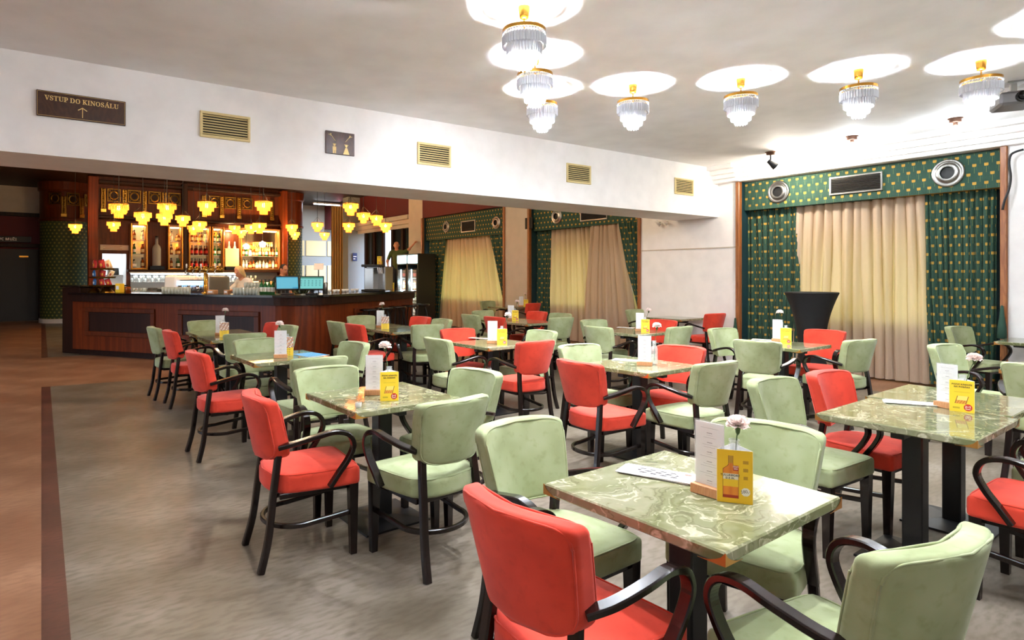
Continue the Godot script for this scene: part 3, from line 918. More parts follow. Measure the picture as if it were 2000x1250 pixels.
# ---------------------------------------------------------------- things on the tables
var print_mats := {}
func print_mat(called: String, w: int, h: int, f: Callable) -> StandardMaterial3D:
	if not print_mats.has(called):
		var m := mat("print_" + called, Color.WHITE, 0.6)
		m.albedo_texture = tex(w, h, f)
		m.texture_repeat = false
		print_mats[called] = m
	return print_mats[called]
func sheet(w: float, h: float) -> SurfaceTool:
	var s := mb()
	quv(s, [Vector3(-w / 2, 0, 0), Vector3(w / 2, 0, 0), Vector3(w / 2, h, 0), Vector3(-w / 2, h, 0)], [Vector2(0, 1), Vector2(1, 1), Vector2(1, 0), Vector2(0, 0)])
	return s
func make_prints() -> void:
	var r := RandomNumberGenerator.new()
	r.seed = 7
	var rows := []
	for k in 40: rows.append([r.randf_range(0.1, 0.38), r.randf()])
	print_mat("menu", 96, 224, func(x, y):
		var k := int(y / 8.0)
		var c := h8("f7f5f3")
		if y > 14 and y < 205 and y % 8 < (2 if k % 4 == 0 else 1) and k % 4 != 3:
			var bold: bool = k % 4 == 0
			var w: float = 0.1 if bold else rows[k][0]
			if absf(x / 96.0 - 0.5) < w and (x + k * 3) % 7 != 0: c = h8("4a4744") if bold else h8("8f8c8a")
		return c)
	print_mat("bottle_ad", 110, 176, func(x, y):
		var c := h8("e8bd1f")
		var cx := 42.0
		var dx: float = absf(x - cx)
		# bottle with neck, label and amber spirit
		var hw := 0.0
		if y > 18 and y < 48: hw = 8.0
		elif y >= 48 and y < 66: hw = 8.0 + 17.0 * smoothstep(48, 66, y)
		elif y >= 66 and y < 160: hw = 25.0
		if dx < hw:
			c = h8("c4561c").lerp(h8("e08a2a"), 0.5 + 0.5 * sin(dx * 0.12))
			if y < 44: c = h8("b58a2c")
			if y > 78 and y < 98: c = h8("ece6d6")
			elif y >= 98 and y < 122: c = h8("e9c22a")
			elif y >= 150: c = h8("a83016")
			if dx > hw - 2.0: c = h8("5a2410")
		if y > 50 and y < 68 and absf(x - 58.0) < 9.0: c = h8("a81f1a")
		for k in 3:
			if absf(x - 88.0) < 9.0 - k and absf(y - (38.0 + 26.0 * k)) < 6.0 and (x * 3 + y * 5) % 7 < 4: c = h8("8a5a14")
		if Vector2(x - 88.0, y - 136.0).length() < 14.0: c = h8("efeadf")
		return c)
	print_mat("offer_ad", 110, 176, func(x, y):
		var c := h8("f0ce2e")
		if y > 62 and y < 68 and absf(x - 55.0) < 36.0 and (x / 2 + y) % 3 == 0: c = h8("b39622")
		var gx: float = (x - 54.0) / 30.0
		var gy: float = (y - 108.0) / 22.0
		if absf(gx + gy * 0.2) < 0.85 and absf(gy) < 1.0:
			c = h8("f4dd72")
			if gy > 0.1: c = h8("c9792a").lerp(h8("e5a53e"), 0.5 + 0.5 * sin(x * 0.5 + y * 0.3))
			if absf(absf(gx + gy * 0.2) - 0.8) < 0.06: c = h8("8f5a1e")
		if Vector2(x - 82.0, y - 148.0).length() < 19.0: c = h8("c3301c")
		if y > 148 and y < 160 and absf(x - 30.0) < 16.0 and y % 5 < 2: c = h8("6e5c18")
		return c)
	print_mat("floral_ad", 64, 128, func(x, y):
		var c := h8("f3efe6")
		if y < 72:
			var k: float = sin(x * 0.5) * cos(y * 0.43) + sin(x * 0.21 + y * 0.3)
			if k > 0.7: c = h8("a8522c")
			elif k < -0.8: c = h8("6d2a33")
			elif k > 0.3: c = h8("d9a441")
		else:
			c = h8("f0cc3a")
			if y % 12 < 4 and x > 8 and x < 50 and (x / 3) % 4 != 0: c = h8("8a6d1a")
		return c)
	print_mat("leaflet", 128, 64, func(x, y):
		var c := h8("f5efe0")
		if y > 14 and y < 50 and x > 26 and x < 100 and int(x / 6.0 + y / 13.0) % 3 != 2 and y % 13 < 9: c = h8("2a2520")
		if y > 54 and x > 70 and x < 110 and x % 5 < 3 and y < 60: c = h8("b9a98c")
		if x > 105 and x < 118 and y > 6 and y < 16: c = h8("d9553c")
		return c)
	print_mat("blue_leaflet", 96, 64, func(x, y): return h8("15506e") if (x % 16 < 3 and y % 9 < 5) or (y > 54 and x % 7 < 4) else h8("4aa9e0"))
	print_mat("screen_blue", 96, 64, func(x, y): return h8("3a9fc4") if y < 5 or (y > 55 and x > 70) else h8("67c3dd"))
	print_mat("screen_till", 96, 64, func(x, y):
		if y < 8: return h8("3c8f7c")
		if y > 12 and y < 54 and x % 16 < 6 and y % 9 < 3: return h8("2d6f78")
		return h8("7fd8d4"))
	for k in ["screen_blue", "screen_till"]:
		var m: StandardMaterial3D = print_mats[k]
		m.emission_enabled = true
		m.emission = Color.WHITE
		m.emission_operator = BaseMaterial3D.EMISSION_OP_MULTIPLY
		m.emission_texture = m.albedo_texture
		m.emission_energy_multiplier = 0.17
		m.albedo_color = Color(0.05, 0.05, 0.05)
	for k in 3:
		var cc := [["c8281e", "e0a02a", "8f1512"], ["1f6fae", "d9e4ec", "0f3f78"], ["d9b98a", "b04a28", "f0e6d2"]][k] as Array
		print_mat("snack%d" % k, 48, 64, func(x, y):
			var q: float = Vector2(x - 24.0, (y - 36.0) * 0.8).length()
			if y < 6 or y > 58: return h8(cc[2])
			if q < 9.0: return h8(cc[1])
			return h8(cc[0]) if (x + y / 3) % 23 > 3 else h8(cc[2]))
var vase0: Node3D
func make_vase() -> Node3D:
	var o := Node3D.new()
	var s := mb(true)
	lathe(s, [Vector2(0.0, 0.003), Vector2(0.026, 0.003), Vector2(0.0285, 0.01), Vector2(0.0285, 0.125), Vector2(0.026, 0.142), Vector2(0.016, 0.158), Vector2(0.0145, 0.175), Vector2(0.019, 0.178), Vector2(0.019, 0.185), Vector2(0.0145, 0.188), Vector2(0.0145, 0.192), Vector2(0.0175, 0.194), Vector2(0.0175, 0.2), Vector2(0.013, 0.2), Vector2(0.013, 0.16), Vector2(0.023, 0.14), Vector2(0.026, 0.124), Vector2(0.026, 0.012), Vector2(0, 0.01)], 16)
	put("glass_body", s, M.glass, o)
	s = mb(true)
	lathe(s, [Vector2(0, 0.011), Vector2(0.0255, 0.011), Vector2(0.0255, 0.07), Vector2(0, 0.07)], 14)
	put("water", s, M.glass, o)
	return o
var bloom0: Mesh
func make_bloom() -> void:
	# carnation: frilled petals in rings
	var s := mb(true)
	var r := RandomNumberGenerator.new()
	r.seed = 5
	for ringi in 4:
		var n: int = [5, 7, 8, 7][ringi]
		for k in n:
			var a := TAU * k / n + ringi * 0.5 + r.randf() * 0.3
			var tilt: float = [0.25, 0.6, 0.95, 1.35][ringi] + r.randf() * 0.15
			var out := Vector3(cos(a), 0, sin(a))
			var side := Vector3(-sin(a), 0, cos(a))
			var l := 0.034 + r.randf() * 0.006
			var up := out * sin(tilt) + Vector3.UP * cos(tilt)
			var nn := out * cos(tilt) - Vector3.UP * sin(tilt)
			var rows := []
			for j in 4:
				var t := j / 3.0
				var row := []
				for i in 5:
					var f := i / 2.0 - 1.0
					var wd := 0.021 * pow(t, 0.7) + 0.002
					row.append(up * l * (t - 0.12 * f * f * t) + side * f * wd + nn * (0.006 * t * f * f + (0.004 * sin(i * 2.9 + k * 1.7) if j == 3 else 0.0)))
				rows.append(row)
			for j in 3:
				for i in 4: quad(s, rows[j][i], rows[j][i + 1], rows[j + 1][i + 1], rows[j + 1][i])
	bloom0 = done(s)
func flower(p: Vector3, head: Vector3, where: String) -> void:
	var o := base("carnation", p)
	var d := head - p
	var s := mb(true)
	var m1 := Vector3(d.x * 0.2, d.y * 0.45, d.z * 0.2)
	sweep(s, curve([Vector3(0, 0.02, 0), m1, d * Vector3(0.65, 0.8, 0.65), d - Vector3(0, 0.012, 0)], 4), circ(0.0022, 6), Vector3(0.3, 0.1, 1).normalized())
	put("stem", s, M.stem, o)
	s = mb(true)
	lathe(s, [Vector2(0.002, -0.03), Vector2(0.007, -0.022), Vector2(0.009, -0.004), Vector2(0.012, 0.004)], 8, d)
	put("calyx", s, M.stem, o)
	put("bloom", bloom0, M.petal, o, d, p.x * 2.0)
	tag(o, "white carnation standing in the glass bottle on " + where, "flower", "white carnations on the tables")
var card0: Node3D
var hold0: Node3D
func make_menu() -> void:
	hold0 = Node3D.new()
	var s := mb()
	for g in [-1, 1]:
		s = mb()
		box(s, Vector3(0, 0.0165, 0.0125 * g), Vector3(0.12, 0.033, 0.021), 0.002)
		put("block_half", s, M.beech, hold0)
	s = mb()
	box(s, Vector3(0, 0.008, 0), Vector3(0.12, 0.012, 0.006))
	put("spline", s, M.beech, hold0)
	card0 = Node3D.new()
	s = mb()
	box(s, Vector3(0, 0.115, 0), Vector3(0.105, 0.23, 0.003))
	put("card", s, M.paper, card0)
	for g in 2:
		var q := put("print", sheet(0.1, 0.225), print_mats.menu, card0, Vector3(0, 0.002, 0.0019 if g == 0 else -0.0019), PI * g)
	s = mb()
	box(s, Vector3(0, 0.118, 0.0035), Vector3(0.11, 0.236, 0.0015))
	put("sleeve", s, M.glass, card0)
func menu(p: Vector3, turn: float, where: String) -> void:
	tag(copy_of(hold0, "menu_holder", p, turn), "small beech block holding the menu card on " + where, "menu holder", "beech menu blocks")
	tag(copy_of(card0, "menu_card", p + Vector3(0, 0.015, 0), turn), "white menu card standing upright in its block on " + where, "menu", "menu cards on the tables")
func copy_of(o: Node3D, called: String, p: Vector3, turn: float) -> Node3D:
	var c: Node3D = o.duplicate()
	c.name = numbered(called)
	add_child(c)
	c.position = p
	c.rotation.y = turn
	return c
var ad0 := {}
func make_ad(kind: String) -> void:
	# three-sided paper sleeve, open at the top
	var o := Node3D.new()
	var w := 0.108
	var h := 0.172
	var ap := w / (2.0 * sqrt(3.0))
	for k in 3:
		var s := mb()
		box(s, Vector3(0, h / 2, 0), Vector3(w, h, 0.0012))
		var b := Basis(Vector3.UP, TAU / 3 * k)
		var side := put("side", s, M.paper, o, b * Vector3(0, 0, ap), TAU / 3 * k)
		var pm: Material = print_mats[kind] if k == 0 else print_mats.offer_ad
		put("print", sheet(w, h), pm, side, Vector3(0, 0, 0.0009))
		if kind == "bottle_ad" and k == 0:
			words_("TULLAMORE", 0.0072, M.ink, side, Vector3(-0.014, 0.0895, 0.0012), Basis.IDENTITY, false, 800, 1.05)
			words_("D.E.W.", 0.007, M.ink, side, Vector3(-0.014, 0.08, 0.0012), Basis.IDENTITY, false, 800)
			words_("180,-", 0.0095, M.ink, side, Vector3(0.032, 0.04, 0.0012), Basis(Vector3.BACK, 0.15), true, 400)
			words_("ČESKÝ\nMED", 0.0042, M.paper, side, Vector3(0.003, 0.1145, 0.0012))
		elif k != 0 or kind == "offer_ad":
			words_("POZVI KÁMOŠE\nNA PANÁKA", 0.0085, M.ink, side, Vector3(0, 0.143, 0.0012), Basis.IDENTITY, false, 800, 1.1)
			words_("2+1", 0.0115, M.paper, side, Vector3(0.0265, 0.03, 0.0012), Basis.IDENTITY, false, 800)
			words_("NAVÍC", 0.0055, M.paper, side, Vector3(0.0265, 0.0185, 0.0012), Basis.IDENTITY, false, 800)
	ad0[kind] = o
func ad(kind: String, p: Vector3, turn: float, where: String) -> void:
	var look: String = {"bottle_ad": "yellow paper sleeve printed with a whiskey bottle on ", "offer_ad": "yellow paper sleeve with a drink offer on ", "floral_ad": "patterned and yellow paper sleeve on "}[kind]
	tag(copy_of(ad0[kind], "paper_sleeve", p, turn), look + where, "advert", "advert sleeves on the tables")
func leaflet(p: Vector3, turn: float, w: float, d: float, kind: String, where: String, n := 2) -> void:
	var o := base("leaflet", p, turn)
	for k in n:
		var s := mb()
		box(s, Vector3(0.006 * k, 0.0015 + 0.0026 * k, 0.004 * k), Vector3(w, 0.0025, d), 0, Basis(Vector3.UP, 0.03 * k))
		put("sheet", s, M.paper, o)
	var q := put("print", sheet(w, d), print_mats[kind], o, Vector3(0.006 * (n - 1), 0.0015 + 0.0026 * (n - 1) + 0.0017, d / 2 + 0.004 * (n - 1)))
	q.rotation.x = -PI / 2
	tag(o, where, "leaflet")
# ---------------------------------------------------------------- lamps
func tier(s: SurfaceTool, r: float, n: int, y1: float, y0: float, w: float, r_jit := 0.0) -> void:
	# a ring of drops: each a faceted bar, pointed below, with a small octagon bead above
	for k in n:
		var a := TAU * k / n + r_jit
		var c := Vector3(cos(a) * r, 0, sin(a) * r)
		var x := Vector3(-sin(a), 0, cos(a)) * w * 0.5
		var z := Vector3(cos(a), 0, sin(a)) * w * 0.3
		var yb := y1 - w * 1.1
		for seg in [[y1, yb + 0.002, 0.0], [yb - 0.002, y0, 0.35]]:
			var t := Vector3(0, seg[0], 0)
			var b := Vector3(0, seg[1], 0)
			var p := lerpf(seg[0], seg[1], 0.5 if seg[2] == 0.0 else 0.12)
			var m := Vector3(0, p, 0)
			var q := Vector3(0, lerpf(seg[0], seg[1], 0.88), 0)
			var ring := [c + x + m, c + z + m, c - x + m, c - z + m]
			var rin2 := [c + x * 0.9 + q, c + z * 0.9 + q, c - x * 0.9 + q, c - z * 0.9 + q]
			for i in 4:
				tri(s, ring[(i + 1) % 4], ring[i], c + t)
				if seg[2] > 0.0:
					quad(s, rin2[i], ring[i], ring[(i + 1) % 4], rin2[(i + 1) % 4])
					tri(s, rin2[i], rin2[(i + 1) % 4], c + b)
				else: tri(s, ring[i], ring[(i + 1) % 4], c + b)
var chandelier0: Node3D
func make_chandelier() -> Node3D:
	var o := Node3D.new()
	var s := mb(true)
	lathe(s, [Vector2(0, 0), Vector2(0.043, 0), Vector2(0.042, -0.012), Vector2(0.036, -0.06), Vector2(0.03, -0.08), Vector2(0.014, -0.088), Vector2(0.01, -0.086)], 20)
	s.set_smooth_group(4294967295)
	put("canopy", s, M.brass, o)
	s = mb(true)
	lathe(s, [Vector2(0.006, -0.08), Vector2(0.006, -0.27), Vector2(0, -0.272)], 8)
	put("rod", s, M.brass, o)
	s = mb()
	lathe(s, [Vector2(0.15, -0.158), Vector2(0.15, -0.182), Vector2(0.144, -0.182), Vector2(0.144, -0.158), Vector2(0.15, -0.158)], 36)
	put("ring", s, M.brass, o)
	for k in 3:
		s = mb()
		var a := TAU * k / 3 + 0.4
		sweep(s, [Vector3(0, -0.172, 0), Vector3(cos(a) * 0.145, -0.172, sin(a) * 0.145)], circ(0.003, 6))
		put("spoke", s, M.brass, o)
		s = mb()
		sweep(s, [Vector3(0, -0.266, 0), Vector3(cos(a) * 0.05, -0.285, sin(a) * 0.05), Vector3(cos(a) * 0.05, -0.326, sin(a) * 0.05)], circ(0.005, 6), Vector3(0.1, 0.2, 1).normalized())
		put("arm", s, M.brass, o)
	s = mb()
	tier(s, 0.147, 44, -0.176, -0.285, 0.024)
	tier(s, 0.118, 36, -0.225, -0.345, 0.022, 0.07)
	var c := put("upper_drops", s, M.crystal_top, o)
	c.set_meta("kind", "stuff")
	s = mb()
	tier(s, 0.085, 22, -0.27, -0.4, 0.02, 0.03)
	tier(s, 0.05, 12, -0.33, -0.435, 0.02)
	c = put("lower_drops", s, M.crystal, o)
	c.set_meta("kind", "stuff")
	for k in 3:
		var a := TAU * k / 3 + 0.4
		s = mb(true)
		lathe(s, [Vector2(0.008, 0.025), Vector2(0.012, 0.015), Vector2(0.02, -0.008), Vector2(0.021, -0.022), Vector2(0.015, -0.036), Vector2(0, -0.042)], 12, Vector3(cos(a) * 0.05, -0.35, sin(a) * 0.05))
		put("bulb", s, M.bulb, o)
	return o
const CHAND := [[2.73, 3.31], [3.4, 3.98], [4.05, 4.63], [4.71, 4.05], [5.4, 3.34], [6.03, 2.58], [6.64, 1.86], [6.0, 1.2], [5.3, 0.5], [4.65, -0.2], [4.0, -0.9], [3.3, -0.15], [2.6, 0.55], [1.9, 1.2], [1.3, 1.75], [1.95, 2.45], [-2.2, -1.6], [-2.2, 0.8], [-2.2, 3.2], [-2.2, 5.5], [-0.2, -3.0], [1.9, -3.4], [-2.4, -4.4]]
func chandeliers() -> void:
	chandelier0 = make_chandelier()
	for i in CHAND.size():
		var c := copy_of(chandelier0, "chandelier", W(CHAND[i][0], CHAND[i][1], 3.36), i * 0.7)
		tag(c, "round tiered crystal chandelier with brass ring hanging from the white ceiling", "chandelier", "crystal chandeliers")
		lamp(Vector3(0, -0.36, 0), Color(0.93, 0.96, 1.0), CH_E if i < 5 else 0.85 if i < 8 else (0.55 if i < 11 else (0.68 if i < 16 else 0.62)), 0.03, c)
var CH_E := 1.6
func spots() -> void:
	for a in [[1664, 266, 0], [1866, 231, 0], [1505, 297, 1]]:
		var p := on_level(a[0], a[1], 3.36)
		var o := base("ceiling_spot", p)
		var s := mb(true)
		lathe(s, [Vector2(0, 0), Vector2(0.078, 0), Vector2(0.078, -0.008), Vector2(0.062, -0.012), Vector2(0.06, -0.045), Vector2(0, -0.047)], 20)
		put("base", s, M.bronze, o)
		if a[2] == 0:
			s = mb(true)
			lathe(s, [Vector2(0.024, -0.045), Vector2(0.024, -0.09), Vector2(0, -0.092)], 12)
			put("socket", s, M.bronze, o)
			s = mb(true)
			lathe(s, [Vector2(0.02, -0.09), Vector2(0.05, -0.105), Vector2(0.06, -0.14), Vector2(0.05, -0.175), Vector2(0, -0.19)], 16)
			put("bulb", s, M.bulb_cool, o)
			lamp(Vector3(0, -0.14, 0), Color(0.93, 0.97, 1.0), 0.07, 0.05, o)
			tag(o, "bare white bulb on a bronze ceiling rose near the curtains", "lamp", "bare ceiling bulbs")
		else:
			s = mb(true)
			sweep(s, [Vector3(0, -0.04, 0), Vector3(0, -0.13, 0)], circ(0.012), Vector3.BACK)
			put("stem", s, M.black_steel, o)
			var hd := put("spot_head", _spot_head(), M.black_steel, o, Vector3(0, -0.16, 0))
			hd.rotation = Vector3(0.9, -2.2, 0)
			s = mb(true)
			lathe(s, [Vector2(0.045, -0.101), Vector2(0.04, -0.112), Vector2(0, -0.115)], 14)
			var bl := put("bulb", s, M.bulb, hd)
			lamp(Vector3(0, -0.13, 0), Color(1.0, 0.95, 0.88), 0.5, 0.04, hd)
			tag(o, "swivelling black spotlight on the ceiling by the beam end", "lamp")
func _spot_head() -> SurfaceTool:
	var s := mb(true)
	lathe(s, [Vector2(0, 0.05), Vector2(0.03, 0.045), Vector2(0.035, 0.0), Vector2(0.05, -0.06), Vector2(0.055, -0.1), Vector2(0.048, -0.1), Vector2(0.044, -0.06), Vector2(0, -0.05)], 16)
	return s
const PEND := [[232, 411, 35], [279, 426, 31], [326, 410, 34], [321, 428, 29], [357, 431, 27], [404, 406, 34], [222, 442, 24], [147, 446, 23], [289, 450, 20], [348, 453, 17], [362, 448, 20], [378, 449, 23], [390, 442, 26], [458, 448, 21], [471, 456, 20], [490, 447, 23], [507, 445, 26], [515, 405, 33], [529, 457, 18], [570, 447, 23], [576, 460, 19], [620, 443, 23], [634, 461, 19], [685, 408, 30], [681, 444, 24], [710, 425, 26], [735, 430, 25], [753, 444, 24]]
func pendants() -> void:
	var o := Node3D.new()
	var s := mb()
	lathe(s, [Vector2(0.165, 0.005), Vector2(0.165, -0.012), Vector2(0.158, -0.012), Vector2(0.158, 0.005), Vector2(0.165, 0.005)], 24)
	put("ring", s, M.old_brass, o)
	s = mb()
	for k in 3:
		var a := TAU * k / 3
		sweep(s, [Vector3(cos(a) * 0.16, 0, sin(a) * 0.16), Vector3(0, 0.16, 0)], circ(0.0025, 5), Vector3(0.2, 0.3, 1).normalized())
	put("hanger", s, M.black, o)
	s = mb()
	tier(s, 0.162, 34, -0.005, -0.11, 0.026)
	tier(s, 0.12, 26, -0.06, -0.19, 0.026, 0.06)
	tier(s, 0.072, 16, -0.12, -0.27, 0.026)
	var c := put("amber_drops", s, M.amber_crystal, o)
	c.set_meta("kind", "stuff")
	s = mb(true)
	lathe(s, [Vector2(0.01, 0.03), Vector2(0.03, 0.0), Vector2(0.034, -0.03), Vector2(0.02, -0.06), Vector2(0, -0.065)], 12, Vector3(0, -0.06, 0))
	put("bulb", s, M.bulb_warm, o)
	s = mb()
	sweep(s, [Vector3(0, -0.03, 0), Vector3(0, 0.16, 0)], circ(0.008, 6), Vector3.BACK)
	put("bulb_holder", s, M.black, o)
	for i in PEND.size():
		var q: Array = PEND[i]
		var z: float = 0.335 * FPX / q[2]
		var p := at_depth(q[0], q[1], z) + Vector3(0, 0.12, 0)
		var t := copy_of(o, "pendant_lamp", p, i * 0.9)
		s = mb()
		sweep(s, [Vector3(0, 0.155, 0), Vector3(0, 4.5 - p.y, 0)], circ(0.006, 5), Vector3.BACK)
		put("cord", s, M.black, t)
		tag(t, "tiered amber crystal pendant lamp hanging on a black cord over the bar", "pendant lamp", "amber pendants over the bar")
		lamp(Vector3(0, -0.09, 0), Color(1.0, 0.78, 0.48), 0.28, 0.03, t)
func downlights() -> void:
	for a in [[-1.6, 10.5], [1.2, 11.6], [4.0, 8.2], [7.2, 9.6], [5.2, 14.2], [2.9, 13.2]]:
		var o := base("downlight", W(a[0], a[1], 4.5))
		var s := mb(true)
		lathe(s, [Vector2(0.1, -0.001), Vector2(0.1, -0.012), Vector2(0.08, -0.014), Vector2(0.075, -0.001)], 20)
		put("rim", s, M.old_brass, o)
		s = mb()
		lathe(s, [Vector2(0, -0.003), Vector2(0.075, -0.003), Vector2(0.075, -0.006), Vector2(0, -0.008)], 20)
		put("lens_light", s, M.bulb_warm, o)
		lamp(Vector3(0, -0.05, 0), Color(1.0, 0.9, 0.76), 0.6, 0.06, o)
		tag(o, "round warm downlight in the dark wooden ceiling over the bar hall", "lamp", "downlights over the bar hall")
func ceiling_things() -> void:
	# projector on its bracket
	var p := on_level(1979, 162, 3.36)
	var o := base("projector", p, 0.5)
	var s := mb()
	box(s, Vector3(0, -0.008, 0), Vector3(0.2, 0.016, 0.14), 0.004)
	box(s, Vector3(0, -0.06, 0), Vector3(0.05, 0.1, 0.05), 0.006)
	box(s, Vector3(0.02, -0.1, 0), Vector3(0.16, 0.02, 0.12), 0.004)
	put("bracket", s, M.steel, o)
	s = mb()
	box(s, Vector3(0.02, -0.175, 0), Vector3(0.36, 0.12, 0.28), 0.02)
	put("body", s, M.projector_grey, o)
	s = mb()
	for k in 5: box(s, Vector3(0.02, -0.215 + k * 0.016, 0.141), Vector3(0.22, 0.006, 0.004))
	put("air_slots", s, M.black, o)
	s = mb(true)
	lathe(s, [Vector2(0, 0), Vector2(0.05, 0), Vector2(0.05, 0.04), Vector2(0.04, 0.04), Vector2(0.03, 0.02), Vector2(0, 0.02)], 16)
	var l := put("lens", s, M.black_gloss, o, Vector3(-0.16, -0.175, 0.02))
	l.rotation.z = PI / 2
	tag(o, "grey ceiling projector hanging beside the end chandelier", "projector")
	# black cable down the right trim
	s = mb(true)
	var pts := []
	for a in [[1999, 292], [1985, 296], [1974, 303], [1971, 320], [1974, 345], [1971, 368], [1962, 392], [1958, 410]]: pts.append(on_u(a[0], a[1], 9.52))
	sweep(s, curve(pts, 4), circ(0.013, 6), Vector3(1, 0, 0))
	tag(put("cable", s, M.black), "black cable drooping from the trim beside the big valance", "cable")
	# two white cylinder wall lamps on the pier
	for a in [[1287, 436], [1301, 434]]:
		var q := on_u(a[0], a[1], 9.55)
		var w := base("wall_lamp", q)
		s = mb(true)
		sweep(s, [Vector3(0.05, 0.02, 0), Vector3(-0.02, 0.02, 0)], circ(0.008), Vector3.UP)
		put("arm", s, M.white, w)
		s = mb(true)
		lathe(s, [Vector2(0, 0.055), Vector2(0.028, 0.055), Vector2(0.03, 0.05), Vector2(0.03, -0.06), Vector2(0.024, -0.06), Vector2(0.022, -0.02), Vector2(0, -0.02)], 14)
		var c := put("cylinder", s, M.white_gloss, w, Vector3(-0.03, 0, 0))
		c.rotation = Vector3(-0.7, 0, 0.3)
		tag(w, "small white cylinder lamp on the pier under the beam", "lamp", "cylinder lamps on the pier")
	# black stretch-covered cocktail table
	var t := base("cocktail_table", W(9.05, 4.5))
	s = mb(true)
	var prof := []
	for k in 15:
		var f := k / 14.0
		prof.append([lerpf(0.0, 1.255, f), 0.17 + 0.18 * pow(absf(f - 0.3) / 0.7, 2.2) + (0.1 * pow(maxf(0.3 - f, 0.0) / 0.3, 1.6))])
	for k in 14:
		for i in 32:
			var f := func(kk: int, ii: int) -> Vector3:
				var a := TAU * ii / 32
				var r: float = prof[kk][1] * (1.0 + 0.1 * (1.0 - prof[kk][0] / 1.26) * cos(4 * a))
				return Vector3(cos(a) * r, prof[kk][0], -sin(a) * r)
			quad(s, f.call(k, i), f.call(k, i + 1), f.call(k + 1, i + 1), f.call(k + 1, i))
	put("stretch_cover", s, M.black_cloth, t)
	s = mb(true)
	lathe(s, [Vector2(0, 1.24), Vector2(0.345, 1.24), Vector2(0.352, 1.255), Vector2(0.345, 1.268), Vector2(0, 1.27)], 32)
	put("top", s, M.black_cloth, t)
	tag(t, "tall cocktail table in a black stretch cover before the beige curtain", "table")
# ---------------------------------------------------------------- the bar
const KU := 3.405
const KV := 9.54
const BX := Vector2(0.831, 0.556)
const BA := Vector2(-0.556, 0.831)
func bar_pt(b: float, a: float, y: float) -> Vector3:
	var p := Vector2(KU, KV) + BX * b + BA * a
	return W(p.x, p.y, y)
# where the ray of pixel column px meets the line 'inset' behind the front face of leg A (long) or B (short)
func on_leg(px: float, inset: float, y: float, short := false) -> Vector3:
	var r := (px - CX) / FPX
	var R := Vector2(CS + SN * r, SN - CS * r)
	var o := Vector2(KU, KV) + (BA if short else BX) * inset
	var d := BX if short else BA
	var q := R * (o.cross(d) / R.cross(d))
	return W(q.x, q.y, y)
func bar_path(off: float) -> Array:
	var r := 0.75
	var o := []
	o.append(Vector2(off, 5.35))
	for k in 11:
		var t := PI / 2 * k / 10.0
		o.append(Vector2(r - (r - off) * cos(t), r - (r - off) * sin(t)))
	o.append(Vector2(3.85, off))
	return o
func strip(d0: float, d1: float, y0: float, y1: float) -> SurfaceTool:
	var s := mb()
	var A := bar_path(d0)
	var B := bar_path(d1)
	var n := A.size()
	var P := func(q: Vector2, y: float) -> Vector3: return Vector3(q.x, y, -q.y)
	for i in n - 1:
		quad(s, P.call(A[i], y0), P.call(A[i + 1], y0), P.call(A[i + 1], y1), P.call(A[i], y1))
		quad(s, P.call(B[i + 1], y0), P.call(B[i], y0), P.call(B[i], y1), P.call(B[i + 1], y1))
		quad(s, P.call(A[i], y1), P.call(A[i + 1], y1), P.call(B[i + 1], y1), P.call(B[i], y1))
		quad(s, P.call(B[i], y0), P.call(B[i + 1], y0), P.call(A[i + 1], y0), P.call(A[i], y0))
	for e in [[0, 1], [n - 1, -1]]:
		var q := [P.call(A[e[0]], y0), P.call(A[e[0]], y1), P.call(B[e[0]], y1), P.call(B[e[0]], y0)]
		if e[1] < 0: q.reverse()
		quad(s, q[0], q[1], q[2], q[3])
	return s
